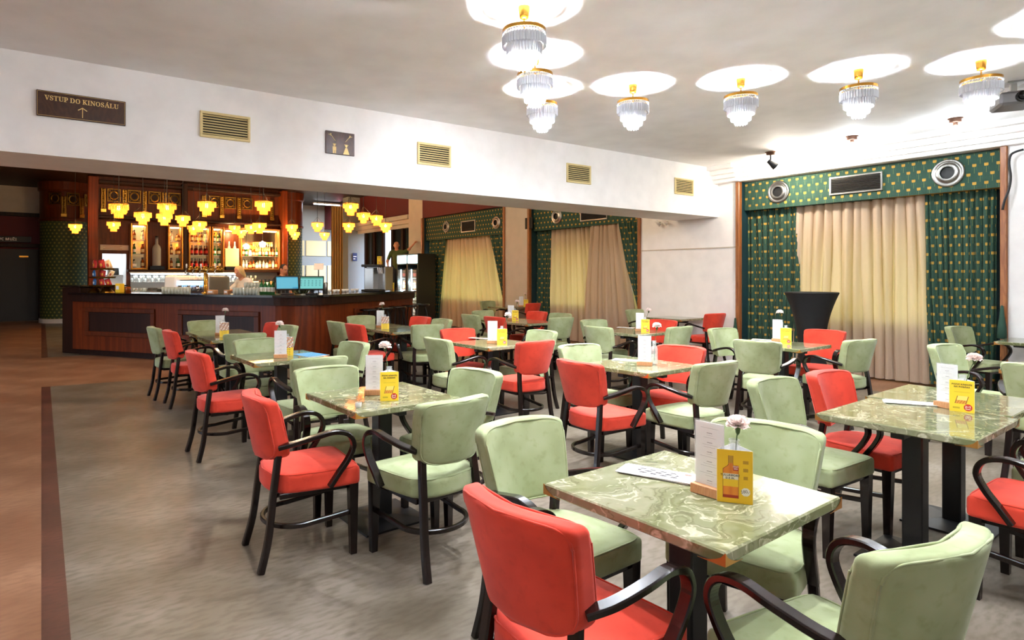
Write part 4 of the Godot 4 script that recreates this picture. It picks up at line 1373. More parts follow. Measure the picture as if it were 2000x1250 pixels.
func bar() -> void:
	var o := base("bar_counter", W(KU, KV), atan2(BX.y, BX.x))
	put("plinth", strip(0.2, 0.6, 0, 0.12), M.veneer_dark, o)
	put("body", strip(0.07, 0.7, 0.12, 1.02), M.veneer_red, o)
	put("fascia", strip(0.02, 0.72, 1.02, 1.15), M.veneer_dark, o)
	put("counter_top", strip(-0.02, 0.78, 1.15, 1.185), M.black_gloss, o)
	# framed panels on both legs
	for a in [[0.95, 2.7, false], [3.25, 5.0, false], [1.5, 3.6, true]]:
		var c: float = (a[0] + a[1]) / 2
		var w: float = a[1] - a[0]
		var fr := Node3D.new()
		fr.name = "panel"
		o.add_child(fr, true)
		fr.position = Vector3(c, 0, -0.066) if a[2] else Vector3(0.066, 0, -c)
		fr.rotation.y = 0.0 if a[2] else -PI / 2
		for f in [[0, 0.87, w, 0.085], [0, 0.43, w, 0.085], [-w / 2 + 0.05, 0.65, 0.1, 0.36], [w / 2 - 0.05, 0.65, 0.1, 0.36]]:
			var s := mb()
			box(s, Vector3(f[0], f[1], 0.012), Vector3(f[2], f[3], 0.03), 0.008)
			put("moulding", s, M.veneer, fr)
		var s2 := mb()
		box(s2, Vector3(0, 0.65, 0.0), Vector3(w - 0.2, 0.36, 0.012), 0.003)
		put("field", s2, M.veneer_dark, fr)
	tag(o, "long dark wooden bar with rounded corner, framed panels and black top", "bar")
	# work counter inside the bar
	var s := mb()
	var wc := base("work_counter", W(KU, KV), atan2(BX.y, BX.x))
	box(s, Vector3(1.3, 0.48, -3.1), Vector3(0.75, 0.96, 4.2))
	put("cabinet", s, M.veneer_dark, wc)
	s = mb()
	box(s, Vector3(1.3, 0.98, -3.1), Vector3(0.8, 0.04, 4.25), 0.005)
	put("steel_top", s, M.steel, wc)
	tag(wc, "steel-topped work counter inside the bar", "counter")
	# low dark shelf at the walkway end of the bar
	s = mb()
	box(s, Vector3(0, 0.64, 0), Vector3(1.0, 1.28, 0.5), 0.01)
	var e := base("end_cabinet", bar_pt(0.75, 5.65, 0), atan2(BX.y, BX.x))
	put("body", s, M.veneer_dark, e)
	s = mb()
	box(s, Vector3(0, 1.3, 0), Vector3(1.06, 0.03, 0.55), 0.005)
	put("top", s, M.black_gloss, e)
	tag(e, "dark cabinet with black top closing the walkway end of the bar", "cabinet")
	bar_stools()
	bar_things()
func bar_stools() -> void:
	var o := Node3D.new()
	var s := mb(true)
	lathe(s, [Vector2(0, 0.88), Vector2(0.16, 0.88), Vector2(0.175, 0.895), Vector2(0.17, 0.915), Vector2(0, 0.92)], 20)
	put("seat", s, M.black_gloss, o)
	for k in 4:
		var a := TAU * k / 4 + 0.4
		s = mb()
		sweep(s, curve([Vector3(cos(a) * 0.2, 0, sin(a) * 0.2), Vector3(cos(a) * 0.17, 0.45, sin(a) * 0.17), Vector3(cos(a) * 0.14, 0.75, sin(a) * 0.14), Vector3(cos(a) * 0.08, 0.885, sin(a) * 0.08)], 3), circ(0.012, 6), Vector3(0.2, 0.1, 1).normalized())
		put("leg", s, M.black_steel, o)
	s = mb()
	lathe(s, [Vector2(0.185, 0.25), Vector2(0.185, 0.27), Vector2(0.17, 0.27), Vector2(0.17, 0.25), Vector2(0.185, 0.25)], 20)
	put("foot_ring", s, M.black_steel, o)
	for i in 5:
		var t := copy_of(o, "bar_stool", bar_pt(1.4 + i * 0.52, -0.32, 0), i * 0.6)
		tag(t, "black bentwood bar stool at the short end of the bar", "bar stool", "black bar stools")
var cup0 := {}
func glassware() -> void:
	var s := mb(true)
	lathe(s, [Vector2(0, 0.0), Vector2(0.028, 0.0), Vector2(0.034, 0.11), Vector2(0.031, 0.11), Vector2(0.026, 0.008), Vector2(0, 0.008)], 10)
	cup0["tumbler"] = done(s)
	s = mb(true)
	lathe(s, [Vector2(0, 0), Vector2(0.034, 0.0), Vector2(0.034, 0.003), Vector2(0.004, 0.008), Vector2(0.004, 0.09), Vector2(0.025, 0.11), Vector2(0.036, 0.15), Vector2(0.03, 0.2), Vector2(0.028, 0.2), Vector2(0.033, 0.15), Vector2(0.02, 0.114), Vector2(0, 0.1)], 12)
	cup0["wine_glass"] = done(s)
	s = mb(true)
	lathe(s, [Vector2(0, 0), Vector2(0.022, 0), Vector2(0.036, 0.03), Vector2(0.04, 0.06), Vector2(0.036, 0.06), Vector2(0.03, 0.03), Vector2(0, 0.01)], 12)
	cup0["cup"] = done(s)
var bot := {}
func make_bottles() -> void:
	var kinds := {
		"tall": [[Vector2(0, 0), Vector2(0.036, 0), Vector2(0.038, 0.01), Vector2(0.038, 0.17), Vector2(0.03, 0.2), Vector2(0.014, 0.225), Vector2(0.013, 0.29), Vector2(0, 0.29)], 0.0385, 0.05, 0.14],
		"squat": [[Vector2(0, 0), Vector2(0.048, 0), Vector2(0.05, 0.012), Vector2(0.05, 0.13), Vector2(0.04, 0.165), Vector2(0.016, 0.185), Vector2(0.015, 0.23), Vector2(0, 0.23)], 0.0505, 0.03, 0.11],
	}
	var looks := {"tall_green": ["tall", "glass_green", "paper"], "tall_amber": ["tall", "glass_amber", "ivory"], "tall_clear": ["tall", "glass_clear", "paper"], "squat_amber": ["squat", "glass_amber", "gold_print"], "squat_clear": ["squat", "glass_clear", "paper"], "tall_red": ["tall", "glass_red", "red_print"]}
	for n in looks:
		var k: Array = kinds[looks[n][0]]
		var o := Node3D.new()
		var s := mb(true)
		lathe(s, k[0], 12)
		put("glass_body", s, M[looks[n][1]], o)
		s = mb()
		lathe(s, [Vector2(k[1], k[2]), Vector2(k[1], k[3])], 12)
		put("paper_label", s, M[looks[n][2]], o)
		s = mb()
		var top: float = k[0][-1].y
		lathe(s, [Vector2(0.016, top - 0.03), Vector2(0.016, top + 0.008), Vector2(0, top + 0.008)], 10)
		put("cap", s, M.black if n != "squat_amber" else M.brass, o)
		bot[n] = o
func bottle(n: String, p: Vector3, where: String, sc := 1.0) -> void:
	var look: String = {"tall_green": "green glass bottle with white label", "tall_amber": "amber spirit bottle with pale label", "tall_clear": "clear glass bottle with white label", "squat_amber": "squat amber bottle with gold label", "squat_clear": "squat clear bottle with white label", "tall_red": "dark red bottle with red label"}[n]
	var c := copy_of(bot[n], "bottle", p, p.x * 5.0)
	c.scale = Vector3.ONE * sc
	tag(c, look + " " + where, "bottle", look + "s " + where)
func bar_things() -> void:
	glassware()
	make_bottles()
	var top := 1.187
	var turn := atan2(BX.y, BX.x)
	# snack rack
	var rp := on_leg(200, 0.35, top)
	var o := base("snack_rack", rp, turn - PI / 2)
	var s := mb(true)
	sweep(s, [Vector3(0, 0, 0), Vector3(0, 0.62, 0)], circ(0.012), Vector3.BACK)
	put("post", s, M.old_brass, o)
	for g in [-0.2, 0.12]:
		s = mb()
		lathe(s, [Vector2(0.13, 0), Vector2(0.12, 0.015), Vector2(0.03, 0.1), Vector2(0.02, 0.11)], 14, Vector3(g, 0, 0))
		put("foot", s, M.old_brass, o)
	for k in 3:
		s = mb()
		lathe(s, [Vector2(0, 0.11 + k * 0.16), Vector2(0.3 - 0.02 * k, 0.11 + k * 0.16), Vector2(0.32 - 0.02 * k, 0.14 + k * 0.16), Vector2(0.31 - 0.02 * k, 0.14 + k * 0.16), Vector2(0.29 - 0.02 * k, 0.12 + k * 0.16)], 24, Vector3.ZERO, 1.0, 0.55)
		put("tray", s, M.old_brass, o)
	tag(o, "three-tier brass snack rack on the bar filled with bags", "rack")
	var bag := []
	for k in 3:
		s = mb(true)
		var g := []
		for side in [1.0, -1.0]:
			for j in 8:
				for i in 6:
					var q := []
					var uv := []
					for e in [[0, 0], [1, 0], [1, 1], [0, 1]]:
						var fx: float = (i + e[0]) / 6.0
						var fy: float = (j + e[1]) / 8.0
						var th := 0.028 * pow(maxf(sin(fx * PI), 0.0), 0.6) * pow(maxf(sin(fy * PI), 0.0), 0.5)
						q.append(Vector3((fx - 0.5) * 0.13, fy * 0.18, side * th))
						uv.append(Vector2(fx, 1.0 - fy))
					if side < 0:
						q.reverse()
						uv.reverse()
					quv(s, q, uv)
		bag.append(done(s))
	var nm := ["red and yellow snack bag", "blue and white snack bag", "paper-coloured snack bag"]
	for k in 3:
		for i in 5:
			var kind: int = [2, 0, 1, 0, 2][i] if k == 2 else ([1, 1, 0, 0, 2][i] if k == 1 else [1, 1, 0, 0, 0][i])
			var b := put("snack_bag", bag[kind], print_mats["snack%d" % kind])
			b.position = o.transform * Vector3(-0.21 + i * 0.105, 0.125 + k * 0.16, 0.05 * (1 if i % 2 else -0.3) + 0.03)
			b.rotation = Vector3(0, turn - PI / 2 + 0.25 * (i - 2), 0) + Vector3(0.0, 0.0, 0.18 * (i - 2) * (-1 if k == 1 else 1))
			b.scale = Vector3.ONE * (1.0 if k == 2 else 0.78)
			tag(b, nm[kind] + " on the " + ["bottom", "middle", "top"][k] + " tray of the snack rack", "snack bag", nm[kind] + "s, tray %d" % k)
	var small := func(px: float, called: String, inset: float, w: float, h: float, d: float, m: Material, label: String, cat: String) -> void:
		var st := mb()
		box(st, Vector3(0, h / 2, 0), Vector3(w, h, d), 0.006)
		var ob := base(called, on_leg(px, inset, top), turn - PI / 2)
		put("carton", st, m, ob)
		st = mb()
		box(st, Vector3(0, h * 0.55, d / 2 + 0.001), Vector3(w * 0.6, h * 0.4, 0.002))
		put("front_print", st, M.paper, ob)
		tag(ob, label, cat)
	small.call(234, "yellow_box", 0.3, 0.12, 0.17, 0.1, M.yellow, "yellow carton standing on the bar beside the snack rack", "box")
	small.call(415, "wooden_box", 0.25, 0.16, 0.07, 0.1, M.beech, "small wooden box on the bar by the tap column", "box")
	small.call(444, "paper_box", 0.3, 0.09, 0.07, 0.08, M.beech, "little brown box on the bar beside the tumblers", "box")
	s = mb(true)
	lathe(s, [Vector2(0, 0), Vector2(0.05, 0), Vector2(0.052, 0.1), Vector2(0.045, 0.11), Vector2(0, 0.112)], 16)
	tag(put("honey_jar", s, M.glass_amber, self, on_leg(250, 0.3, top)), "round amber jar on the bar near the yellow carton", "jar")
	# tumblers in rows
	for blk in [[316, 372, 9, 4, "beside the espresso machine"], [455, 506, 8, 4, "in front of the blonde barkeeper"]]:
		for i in blk[2]:
			for j in blk[3]:
				var px: float = lerpf(blk[0], blk[1], (i + 0.5) / blk[2])
				var p := on_leg(px, 0.18 + j * 0.085, top)
				tag(put("tumbler", cup0.tumbler, M.glass_clear, self, p), "clear tumbler in the rows on the bar " + blk[4], "glass", "tumblers " + blk[4])
	# brass beer tower
	var bt := base("beer_tower", on_leg(402, 0.35, top), turn - PI / 2)
	s = mb(true)
	lathe(s, [Vector2(0, 0), Vector2(0.08, 0), Vector2(0.075, 0.02), Vector2(0.04, 0.035), Vector2(0.037, 0.36), Vector2(0.05, 0.4), Vector2(0, 0.4)], 18)
	put("column", s, M.brass, bt)
	s = mb(true)
	var cr := circ(0.05, 14)
	sweep(s, [Vector3(-0.39, 0.42, 0), Vector3(0.37, 0.42, 0)], cr, Vector3.UP)
	put("cross_tube", s, M.brass, bt)
	for k in 5:
		var x := -0.34 + k * 0.165
		s = mb(true)
		lathe(s, [Vector2(0, -0.055), Vector2(0.055, -0.05), Vector2(0.062, 0), Vector2(0.055, 0.05), Vector2(0, 0.06)], 14, Vector3(x, 0.43, 0))
		put("collar", s, M.brass, bt)
		var tp := Node3D.new()
		tp.name = "tap"
		bt.add_child(tp, true)
		tp.position = Vector3(x, 0.42, 0.05)
		s = mb()
		sweep(s, curve([Vector3(0, 0, -0.01), Vector3(0, 0, 0.06), Vector3(0, -0.07, 0.08)], 3), circ(0.012), Vector3.RIGHT)
		put("spout", s, M.chrome, tp)
		s = mb(true)
		lathe(s, [Vector2(0, 0), Vector2(0.01, 0), Vector2(0.016, 0.07), Vector2(0, 0.08)], 10, Vector3(0, 0.03, 0.05))
		put("handle", s, M.black_gloss if k % 2 else M.white_gloss, tp)
	tag(bt, "brass beer tower with five taps rising from the bar", "beer tap")
	# espresso machine on the work counter
	var em := base("espresso_machine", on_leg(382, 1.3, 1.0), turn - PI / 2)
	s = mb()
	box(s, Vector3(0.1, 0.22, 0), Vector3(0.85, 0.36, 0.5), 0.02)
	put("body", s, M.steel, em)
	for g in [-0.36, 0.55]:
		s = mb(true)
		soft(s, Vector3(0.06 if g > 0 else 0.16, 0.24, 0.3), 0.05, 6, func(p: Vector3) -> Vector3: return Vector3(p.x + g, p.y + 0.27 + 0.02 * p.z, p.z * (1.0 - 0.25 * p.y)))
		put("side_panel", s, M.white_gloss if g < 0 else M.steel, em)
	s = mb()
	box(s, Vector3(0.14, 0.36, 0.26), Vector3(0.66, 0.09, 0.02), 0.004)
	put("button_panel", s, M.blue_light, em)
	s = mb()
	box(s, Vector3(0.14, 0.21, 0.255), Vector3(0.7, 0.18, 0.01), 0.003)
	put("splash_back", s, M.chrome, em)
	for k in 3:
		var gh := Node3D.new()
		gh.name = "group_head"
		em.add_child(gh, true)
		gh.position = Vector3(-0.08 + k * 0.22, 0.28, 0.29)
		s = mb(true)
		lathe(s, [Vector2(0, 0.04), Vector2(0.045, 0.04), Vector2(0.045, -0.05), Vector2(0.03, -0.07), Vector2(0, -0.07)], 14)
		put("head", s, M.chrome, gh)
		s = mb()
		sweep(s, [Vector3(0, -0.05, 0.03), Vector3(0, -0.06, 0.16)], circ(0.014), Vector3.UP)
		put("handle", s, M.black, gh)
	s = mb()
	box(s, Vector3(0.12, 0.02, 0.02), Vector3(0.9, 0.04, 0.55), 0.01)
	put("drip_tray", s, M.steel, em)
	s = mb()
	box(s, Vector3(0.14, 0.415, 0), Vector3(0.7, 0.02, 0.45))
	put("cup_rail", s, M.chrome, em)
	tag(em, "white-sided espresso machine with blue-lit front behind the beer tower", "coffee machine")
	for k in 6:
		tag(put("coffee_cup", cup0.cup, M.white_gloss, self, em.transform * Vector3(-0.12 + 0.1 * k, 0.427, 0.05 * (k % 2))), "white cup on top of the espresso machine", "cup", "cups on the espresso machine")
	for k in 10: tag(put("wine_glass", cup0.wine_glass, M.glass_clear, self, on_leg(480 + (k % 5) * 6.5, 0.62 + 0.09 * (k / 5), top)), "stemmed wine glass beside the green bottles on the bar", "glass", "wine glasses on the bar")
	for k in 12: bottle("tall_green", on_leg(511 + (k % 4) * 7.4, 0.47 + 0.09 * (k / 4), top), "standing on the bar by the screens", 0.85)
	for k in 8: tag(put("wine_glass", cup0.wine_glass, M.glass_clear, self, on_leg(541 + (k % 4) * 8, 0.62 + 0.09 * (k / 4), top)), "stemmed wine glass behind the till screen", "glass", "wine glasses by the till")
	# two till screens on the rounded corner
	for a in [[561, 0.5, "screen_blue", 0.42, 0.2, "till screen with plain light blue display on the bar"], [609, 0.52, "screen_till", 0.44, 0.2, "till screen with turquoise button grid display on the bar"]]:
		var p := at_depth(a[0], 570, 10.5)
		p.y = top
		var m := base("till_screen", p, atan2(-p.x, -p.z) + (0.12 if a[0] < 590 else -0.1))
		s = mb()
		box(s, Vector3(0, 0.01, -0.02), Vector3(0.2, 0.02, 0.18), 0.005)
		box(s, Vector3(0, 0.06, -0.05), Vector3(0.06, 0.1, 0.04), 0.005)
		put("stand", s, M.black, m)
		s = mb()
		var tb := Basis(Vector3.RIGHT, -0.3)
		box(s, Vector3(0, 0.19, 0), Vector3(a[3] - 0.04, 0.25, 0.03), 0.008, tb)
		put("bezel", s, M.black, m)
		var sc := put("display", sheet(a[3] - 0.07, 0.205), print_mats[a[2]], m, Vector3(0, 0.19, 0) + tb * Vector3(0, -0.1, 0.017))
		sc.rotation.x = -0.3
		tag(m, a[5], "screen")
	s = mb(true)
	lathe(s, [Vector2(0, 0), Vector2(0.042, 0), Vector2(0.046, 0.19), Vector2(0.04, 0.2), Vector2(0.038, 0.18), Vector2(0.036, 0.01), Vector2(0, 0.01)], 16)
	var sp := at_depth(635, 573, 10.6)
	tag(put("steel_shaker", s, M.steel, self, Vector3(sp.x, top, sp.z)), "brushed steel tumbler standing beside the till screens", "tumbler")
	for px in [643, 653, 660, 671, 678, 689, 697]:
		tag(put("coffee_cup", cup0.cup, M.white_gloss, self, on_leg(px, 0.62, top, true)), "small white cup in the row along the inner bar edge", "cup", "cups along the bar")
	# drinks dispenser
	var dd := base("drinks_dispenser", on_leg(738, 0.45, top, true), turn + 0.1)
	s = mb()
	box(s, Vector3(0.1, 0.26, 0), Vector3(0.4, 0.5, 0.42), 0.015)
	put("cabinet", s, M.steel, dd)
	s = mb()
	box(s, Vector3(-0.22, 0.02, 0), Vector3(0.3, 0.04, 0.4), 0.008)
	box(s, Vector3(-0.22, 0.52, 0), Vector3(0.3, 0.05, 0.4), 0.01)
	put("dispensing_head", s, M.black, dd)
	for k in 4:
		s = mb()
		sweep(s, [Vector3(-0.32 + 0.065 * k, 0.5, 0.14), Vector3(-0.32 + 0.065 * k, 0.36, 0.16)], circ(0.015), Vector3.RIGHT)
		put("nozzle", s, M.chrome, dd)
	s = mb()
	box(s, Vector3(-0.2, 0.26, -0.05), Vector3(0.24, 0.44, 0.2), 0.01)
	put("splash_plate", s, M.steel, dd)
	tag(dd, "steel drinks dispenser with four nozzles on the short bar leg", "dispenser")
	ad("floral_ad", dd.transform * Vector3(0.0, 0.546, 0.05), turn + 0.3, "top of the steel drinks dispenser")
	ad("floral_ad", on_leg(767, 0.3, top, true), turn + 0.5, "the bar beside the drinks dispenser")
	# sheet on a stand and a leafy plant behind the screens
	var ss := base("sheet_stand", at_depth(622, 600, 13.2) * Vector3(1, 0, 1))
	s = mb()
	sweep(s, [Vector3(0, 0, 0), Vector3(0, 1.64, 0)], circ(0.012), Vector3.BACK)
	lathe(s, [Vector2(0, 0), Vector2(0.16, 0), Vector2(0.16, 0.015), Vector2(0, 0.03)], 16)
	put("pole", s, M.black, ss)
	s = mb()
	box(s, Vector3(0, 1.7, 0.02), Vector3(0.2, 0.14, 0.008), 0, Basis(Vector3.UP, -0.6) * Basis(Vector3.RIGHT, -0.3))
	put("sheet_holder", s, M.paper, ss)
	tag(ss, "white sheet on a thin black stand behind the till screens", "stand")
	var pt := base("potted_plant", at_depth(590, 600, 15.0) * Vector3(1, 0, 1))
	s = mb(true)
	lathe(s, [Vector2(0, 0), Vector2(0.2, 0), Vector2(0.26, 0.9), Vector2(0.24, 0.9), Vector2(0, 0.85)], 18)
	put("pot", s, M.black, pt)
	var r := RandomNumberGenerator.new()
	r.seed = 9
	for k in 60:
		var dv := Vector3(r.randf_range(-1, 1), r.randf_range(0.1, 1.0), r.randf_range(-1, 1)).normalized()
		s = mb()
		var st := Vector3(r.randf_range(-0.15, 0.15), 0.88, r.randf_range(-0.15, 0.15))
		var l := r.randf_range(0.45, 0.85)
		var sd := dv.cross(Vector3.UP).normalized() * 0.03
		var c0 := st
		var c1 := st + dv * l * 0.6 + Vector3(0, 0.05, 0)
		var c2 := st + dv * l - Vector3(0, 0.08, 0)
		tri(s, c0, c1 + sd, c1 - sd)
		tri(s, c1 - sd, c1 + sd, c2)
		put("leaf", s, M.leaf, pt)
	tag(pt, "dark leafy plant behind the till screens", "plant")
	# two glass-door fridges and the black board beside them
	var f0 := on_u(795, 560, 9.3)
	for k in 2:
		var fr := base("drinks_fridge", W(9.31, 16.78 - 0.66 * k, 0), -PI / 2)
		s = mb()
		for a in [[-0.31, 1.08, 0, 0.03, 2.16, 0.6], [0.31, 1.08, 0, 0.03, 2.16, 0.6], [0, 1.08, -0.29, 0.6, 2.16, 0.03], [0, 0.08, 0, 0.6, 0.16, 0.6], [0, 2.145, 0, 0.6, 0.03, 0.6], [0, 1.86, 0, 0.6, 0.03, 0.6]]: box(s, Vector3(a[0], a[1], a[2]), Vector3(a[3], a[4], a[5]))
		put("cabinet", s, M.black, fr)
		s = mb()
		box(s, Vector3(0, 2.0, 0.29), Vector3(0.6, 0.25, 0.04), 0.02)
		put("header_light", s, M.header_light, fr)
		s = mb()
		box(s, Vector3(-0.24, 0.95, 0.2), Vector3(0.03, 1.5, 0.03))
		put("strip_light", s, M.header_light, fr)
		lamp(Vector3(-0.15, 1.3, 0.2), Color(0.75, 0.93, 1.0), 0.12, 0.04, fr)
		for j in 4:
			s = mb()
			box(s, Vector3(0, 0.35 + 0.36 * j, 0), Vector3(0.52, 0.015, 0.45))
			put("shelf", s, M.white, fr)
		s = mb()
		box(s, Vector3(0, 0.93, 0.3), Vector3(0.5, 1.5, 0.01))
		put("glass_door", s, M.glass, fr)
		s = mb()
		for a in [[-0.265, 0.03, 1.56], [0.265, 0.03, 1.56]]: box(s, Vector3(a[0], 0.93, 0.3), Vector3(a[1], a[2], 0.03))
		put("door_frame", s, M.black, fr)
		for j in 4:
			for i in 5: bottle(["tall_clear", "tall_green", "tall_amber", "tall_red"][j], fr.transform * Vector3(-0.2 + 0.1 * i, 0.36 + 0.36 * j, 0.12), "inside the lit glass-door fridge")
		tag(fr, "black glass-door fridge with glowing header, " + ["farther from the curtain", "next to the far curtain"][k], "fridge")
	# gold curtain in the corridor opening, blue notice on the pillar
	var gc := on_v(667, 500, 22.6)
	s = mb(true)
	for i in 48:
		var f := func(k: int, y: float) -> Vector3: return W(gc.x - 0.42 + 0.84 * k / 48.0, 22.6 + 0.05 * sin(k * 1.1), y)
		quad(s, f.call(i, 0.05), f.call(i + 1, 0.05), f.call(i + 1, 4.2), f.call(i, 4.2))
	tag(put("gold_curtain", s, M.gold_curtain), "tall gold curtain hanging beside the grey pillar beyond the bar", "curtain")
	s = mb()
	var bn := on_v(693, 502, 21.97)
	box(s, Vector3.ZERO, Vector3(0.18, 0.3, 0.01))
	var nt := base("blue_notice", bn)
	var nm2 := mat("notice_blue", h8("262a5c"), 0.5)
	put("plate", s, nm2, nt)
	for k in 2:
		s = mb()
		box(s, Vector3(-0.02 * k, 0.02 - 0.09 * k, 0.006), Vector3(0.13 - 0.05 * k, 0.03, 0.002))
		put("print_line", s, M.paper, nt)
	tag(nt, "small dark blue notice on the grey pillar", "sign")
# ---------------------------------------------------------------- back of the bar
const VB := 21.5
func ornament(p: Vector3, turn := 0.0, bright := false) -> void:
	var o := base("frieze_ornament", p, turn)
	var s := mb()
	for a in [[0, 0.19, 0.42, 0.035], [0, -0.19, 0.42, 0.035], [-0.19, 0, 0.035, 0.36], [0.19, 0, 0.035, 0.36]]: box(s, Vector3(a[0], a[1], 0.02), Vector3(a[2], a[3], 0.04), 0.008)
	put("frame", s, M.old_brass, o)
	s = mb()
	box(s, Vector3(0, 0, 0.006), Vector3(0.36, 0.36, 0.012))
	put("plate", s, M.old_brass if bright else M.veneer_dark, o)
	s = mb()
	lathe(s, [Vector2(0.15, 0), Vector2(0.145, 0.025), Vector2(0.12, 0.03), Vector2(0.105, 0.02), Vector2(0.1, 0)], 24)
	var q := put("ring", s, M.old_brass, o, Vector3(0, 0, 0.01))
	q.rotation.x = PI / 2
	for k in 4:
		s = mb(true)
		lathe(s, [Vector2(0, 0), Vector2(0.03, 0.0), Vector2(0.02, 0.02), Vector2(0, 0.025)], 8)
		q = put("boss", s, M.old_brass, o, Vector3(0.135 if k % 2 else -0.135, 0.135 if k > 1 else -0.135, 0.012))
		q.rotation.x = PI / 2
	o.scale = Vector3(0.86, 0.95, 1)
	tag(o, "square brass ornament with a ring, set in the wooden frieze above the bar", "ornament", "brass frieze ornaments")
func fringe(p: Vector3, h := 0.62, turn := 0.0) -> void:
	var o := base("brass_pilaster", p, turn)
	var s := mb()
	box(s, Vector3(0, 0, 0.02), Vector3(0.13, h, 0.04), 0.01)
	put("shaft", s, M.old_brass, o)
	for k in 9:
		s = mb(true)
		lathe(s, [Vector2(0, 0), Vector2(0.035, 0.0), Vector2(0.03, 0.015), Vector2(0, 0.025)], 8)
		var q := put("boss", s, M.old_brass, o, Vector3(0, -h / 2 + h * (k + 0.5) / 9.0, 0.038))
		q.rotation.x = PI / 2
	s = mb()
	box(s, Vector3(0, -h / 2 - 0.05, 0.03), Vector3(0.17, 0.12, 0.06), 0.015)
	put("drop", s, M.brass, o)
	tag(o, "narrow embossed brass pilaster hanging on the frieze above the bar", "ornament", "brass pilasters of the frieze")
func back_bar() -> void:
	var X := func(px: float) -> float: return on_v(px, 500, VB).x
	var Y := func(px: float, py: float) -> float: return on_v(px, py, VB).y
	var w := struct_(base("wall_bar"), "dark wooden back wall of the bar")
	var h0: float = X.call(201)
	var h1: float = X.call(249)
	for a in [[X.call(172), h0, 0.0, 4.5], [h0, h1, 0.0, 1.0], [h0, h1, 2.18, 4.5], [h1, X.call(556), 0.0, 4.5]]:
		put("panel", one(a[0], a[1], VB + 0.25, VB + 0.4, a[2], a[3]), M.veneer, w)
	var wt := struct_(base("trim_9"), "wooden posts and ledges of the back bar")
	for a in [[172, 192, 0.0, 4.45, 0.3], [548, 558, 0.0, 4.45, 0.45], [357, 366, 1.6, 4.45, 0.3]]:
		var t := put("post", one(X.call(a[0]), X.call(a[1]), VB - a[4] + 0.2, VB + 0.25, a[2], a[3], 0.02), M.veneer_red if a[0] != 357 else M.veneer_dark, wt)
	put("ledge", one(X.call(192), X.call(548), VB - 0.1, VB + 0.25, 3.22, 3.3, 0.02), M.veneer_dark, wt)
	put("shelf_ledge", one(h1, X.call(548), VB - 0.15, VB + 0.25, 1.62, 1.69, 0.01), M.veneer_dark, wt)
	put("top_rail", one(X.call(192), X.call(548), VB - 0.05, VB + 0.25, 4.26, 4.36, 0.02), M.veneer_dark, wt)
	for px in [224, 264, 304, 343, 422, 453, 486]: ornament(Vector3(X.call(px), 3.95, -VB - 0.22))
	for px in [203, 245, 284, 323, 362, 401, 436, 470, 534]: fringe(Vector3(X.call(px), 3.83, -VB - 0.2))
	# tiled hatch into the bright kitchen
	var kit := struct_(base("kitchen_hatch"), "bright white kitchen seen through the hatch")
	put("floor_board", one(h0, h1, VB + 0.25, VB + 1.6, 0.9, 1.0), M.white, kit)
	put("back_wall", one(h0 - 0.1, h1 + 0.1, VB + 1.6, VB + 1.7, 0.9, 2.5), M.white, kit)
	put("side_wall", one(h0 - 0.1, h0, VB + 0.4, VB + 1.6, 0.9, 2.5), M.white, kit)
	put("side_wall", one(h1, h1 + 0.1, VB + 0.4, VB + 1.6, 0.9, 2.5), M.white, kit)
	put("roof_board", one(h0 - 0.1, h1 + 0.1, VB + 0.4, VB + 1.7, 2.5, 2.6), M.white, kit)
	put("shelf", one(h0, h1, VB + 1.2, VB + 1.58, 1.5, 1.53), M.steel, kit)
	tag(tube_lamp("kitchen_tube_lamp", Vector3((h0 + h1) / 2, 2.4, -VB - 0.9), 0.6, 0.16), "white tube lamp inside the kitchen hatch", "lamp")
	var s := mb()
	for i in 5:
		s = mb()
		box(s, Vector3(0, 0.11, 0), Vector3(0.14, 0.22, 0.2), 0.01)
		tag(put("storage_box", s, [M.white, M.steel, M.black, M.white, M.steel][i], self, Vector3(h0 + 0.14 + i * 0.155, 1.531, -VB - 1.4)), ["white", "steel", "black", "white", "steel"][i] + " storage box on the kitchen shelf behind the hatch", "box", "boxes on the kitchen shelf")
	s = mb()
	var nt := Vector3((h0 + h1) / 2, Y.call(225, 483), -VB - 0.24)
	box(s, Vector3.ZERO, Vector3(0.75, 0.16, 0.012))
	var nb := base("hatch_notice", nt)
	put("board", s, M.cream, nb)
	for i in 3:
		s = mb()
		box(s, Vector3(-0.05, 0.04 - 0.04 * i, 0.007), Vector3(0.5 - 0.1 * (i % 2), 0.01, 0.001))
		put("print_line", s, M.bronze, nb)
	tag(nb, "pale notice strip above the kitchen hatch", "notice")
	# mirrored display cabinets
	var r := RandomNumberGenerator.new()
	r.seed = 31
	var kinds := ["tall_amber", "tall_clear", "squat_amber", "tall_green", "squat_clear", "tall_amber"]
	for c in [[254, 288, 3, "next to the kitchen hatch", ""], [327, 357, 3, "beside the dark post", ""], [367, 411, 3, "full of red bottles", "tall_red"], [412, 437, 3, "beside the lit display bottle", "tall_green"], [468, 547, 2, "at the wooden end post", ""]]:
		var a: float = X.call(c[0])
		var b: float = X.call(c[1])
		var cab := base("bottle_cabinet", Vector3((a + b) / 2, 1.69, -VB - 0.02))
		var cw := b - a
		var ch := 1.42
		for f in [[-cw / 2 + 0.03, ch / 2, 0.06, ch], [cw / 2 - 0.03, ch / 2, 0.06, ch], [0, 0.03, cw - 0.12, 0.06], [0, ch - 0.03, cw - 0.12, 0.06]]:
			s = mb()
			box(s, Vector3(f[0], f[1], 0.0), Vector3(f[2], f[3], 0.24), 0.012)
			put("frame", s, M.oak, cab)
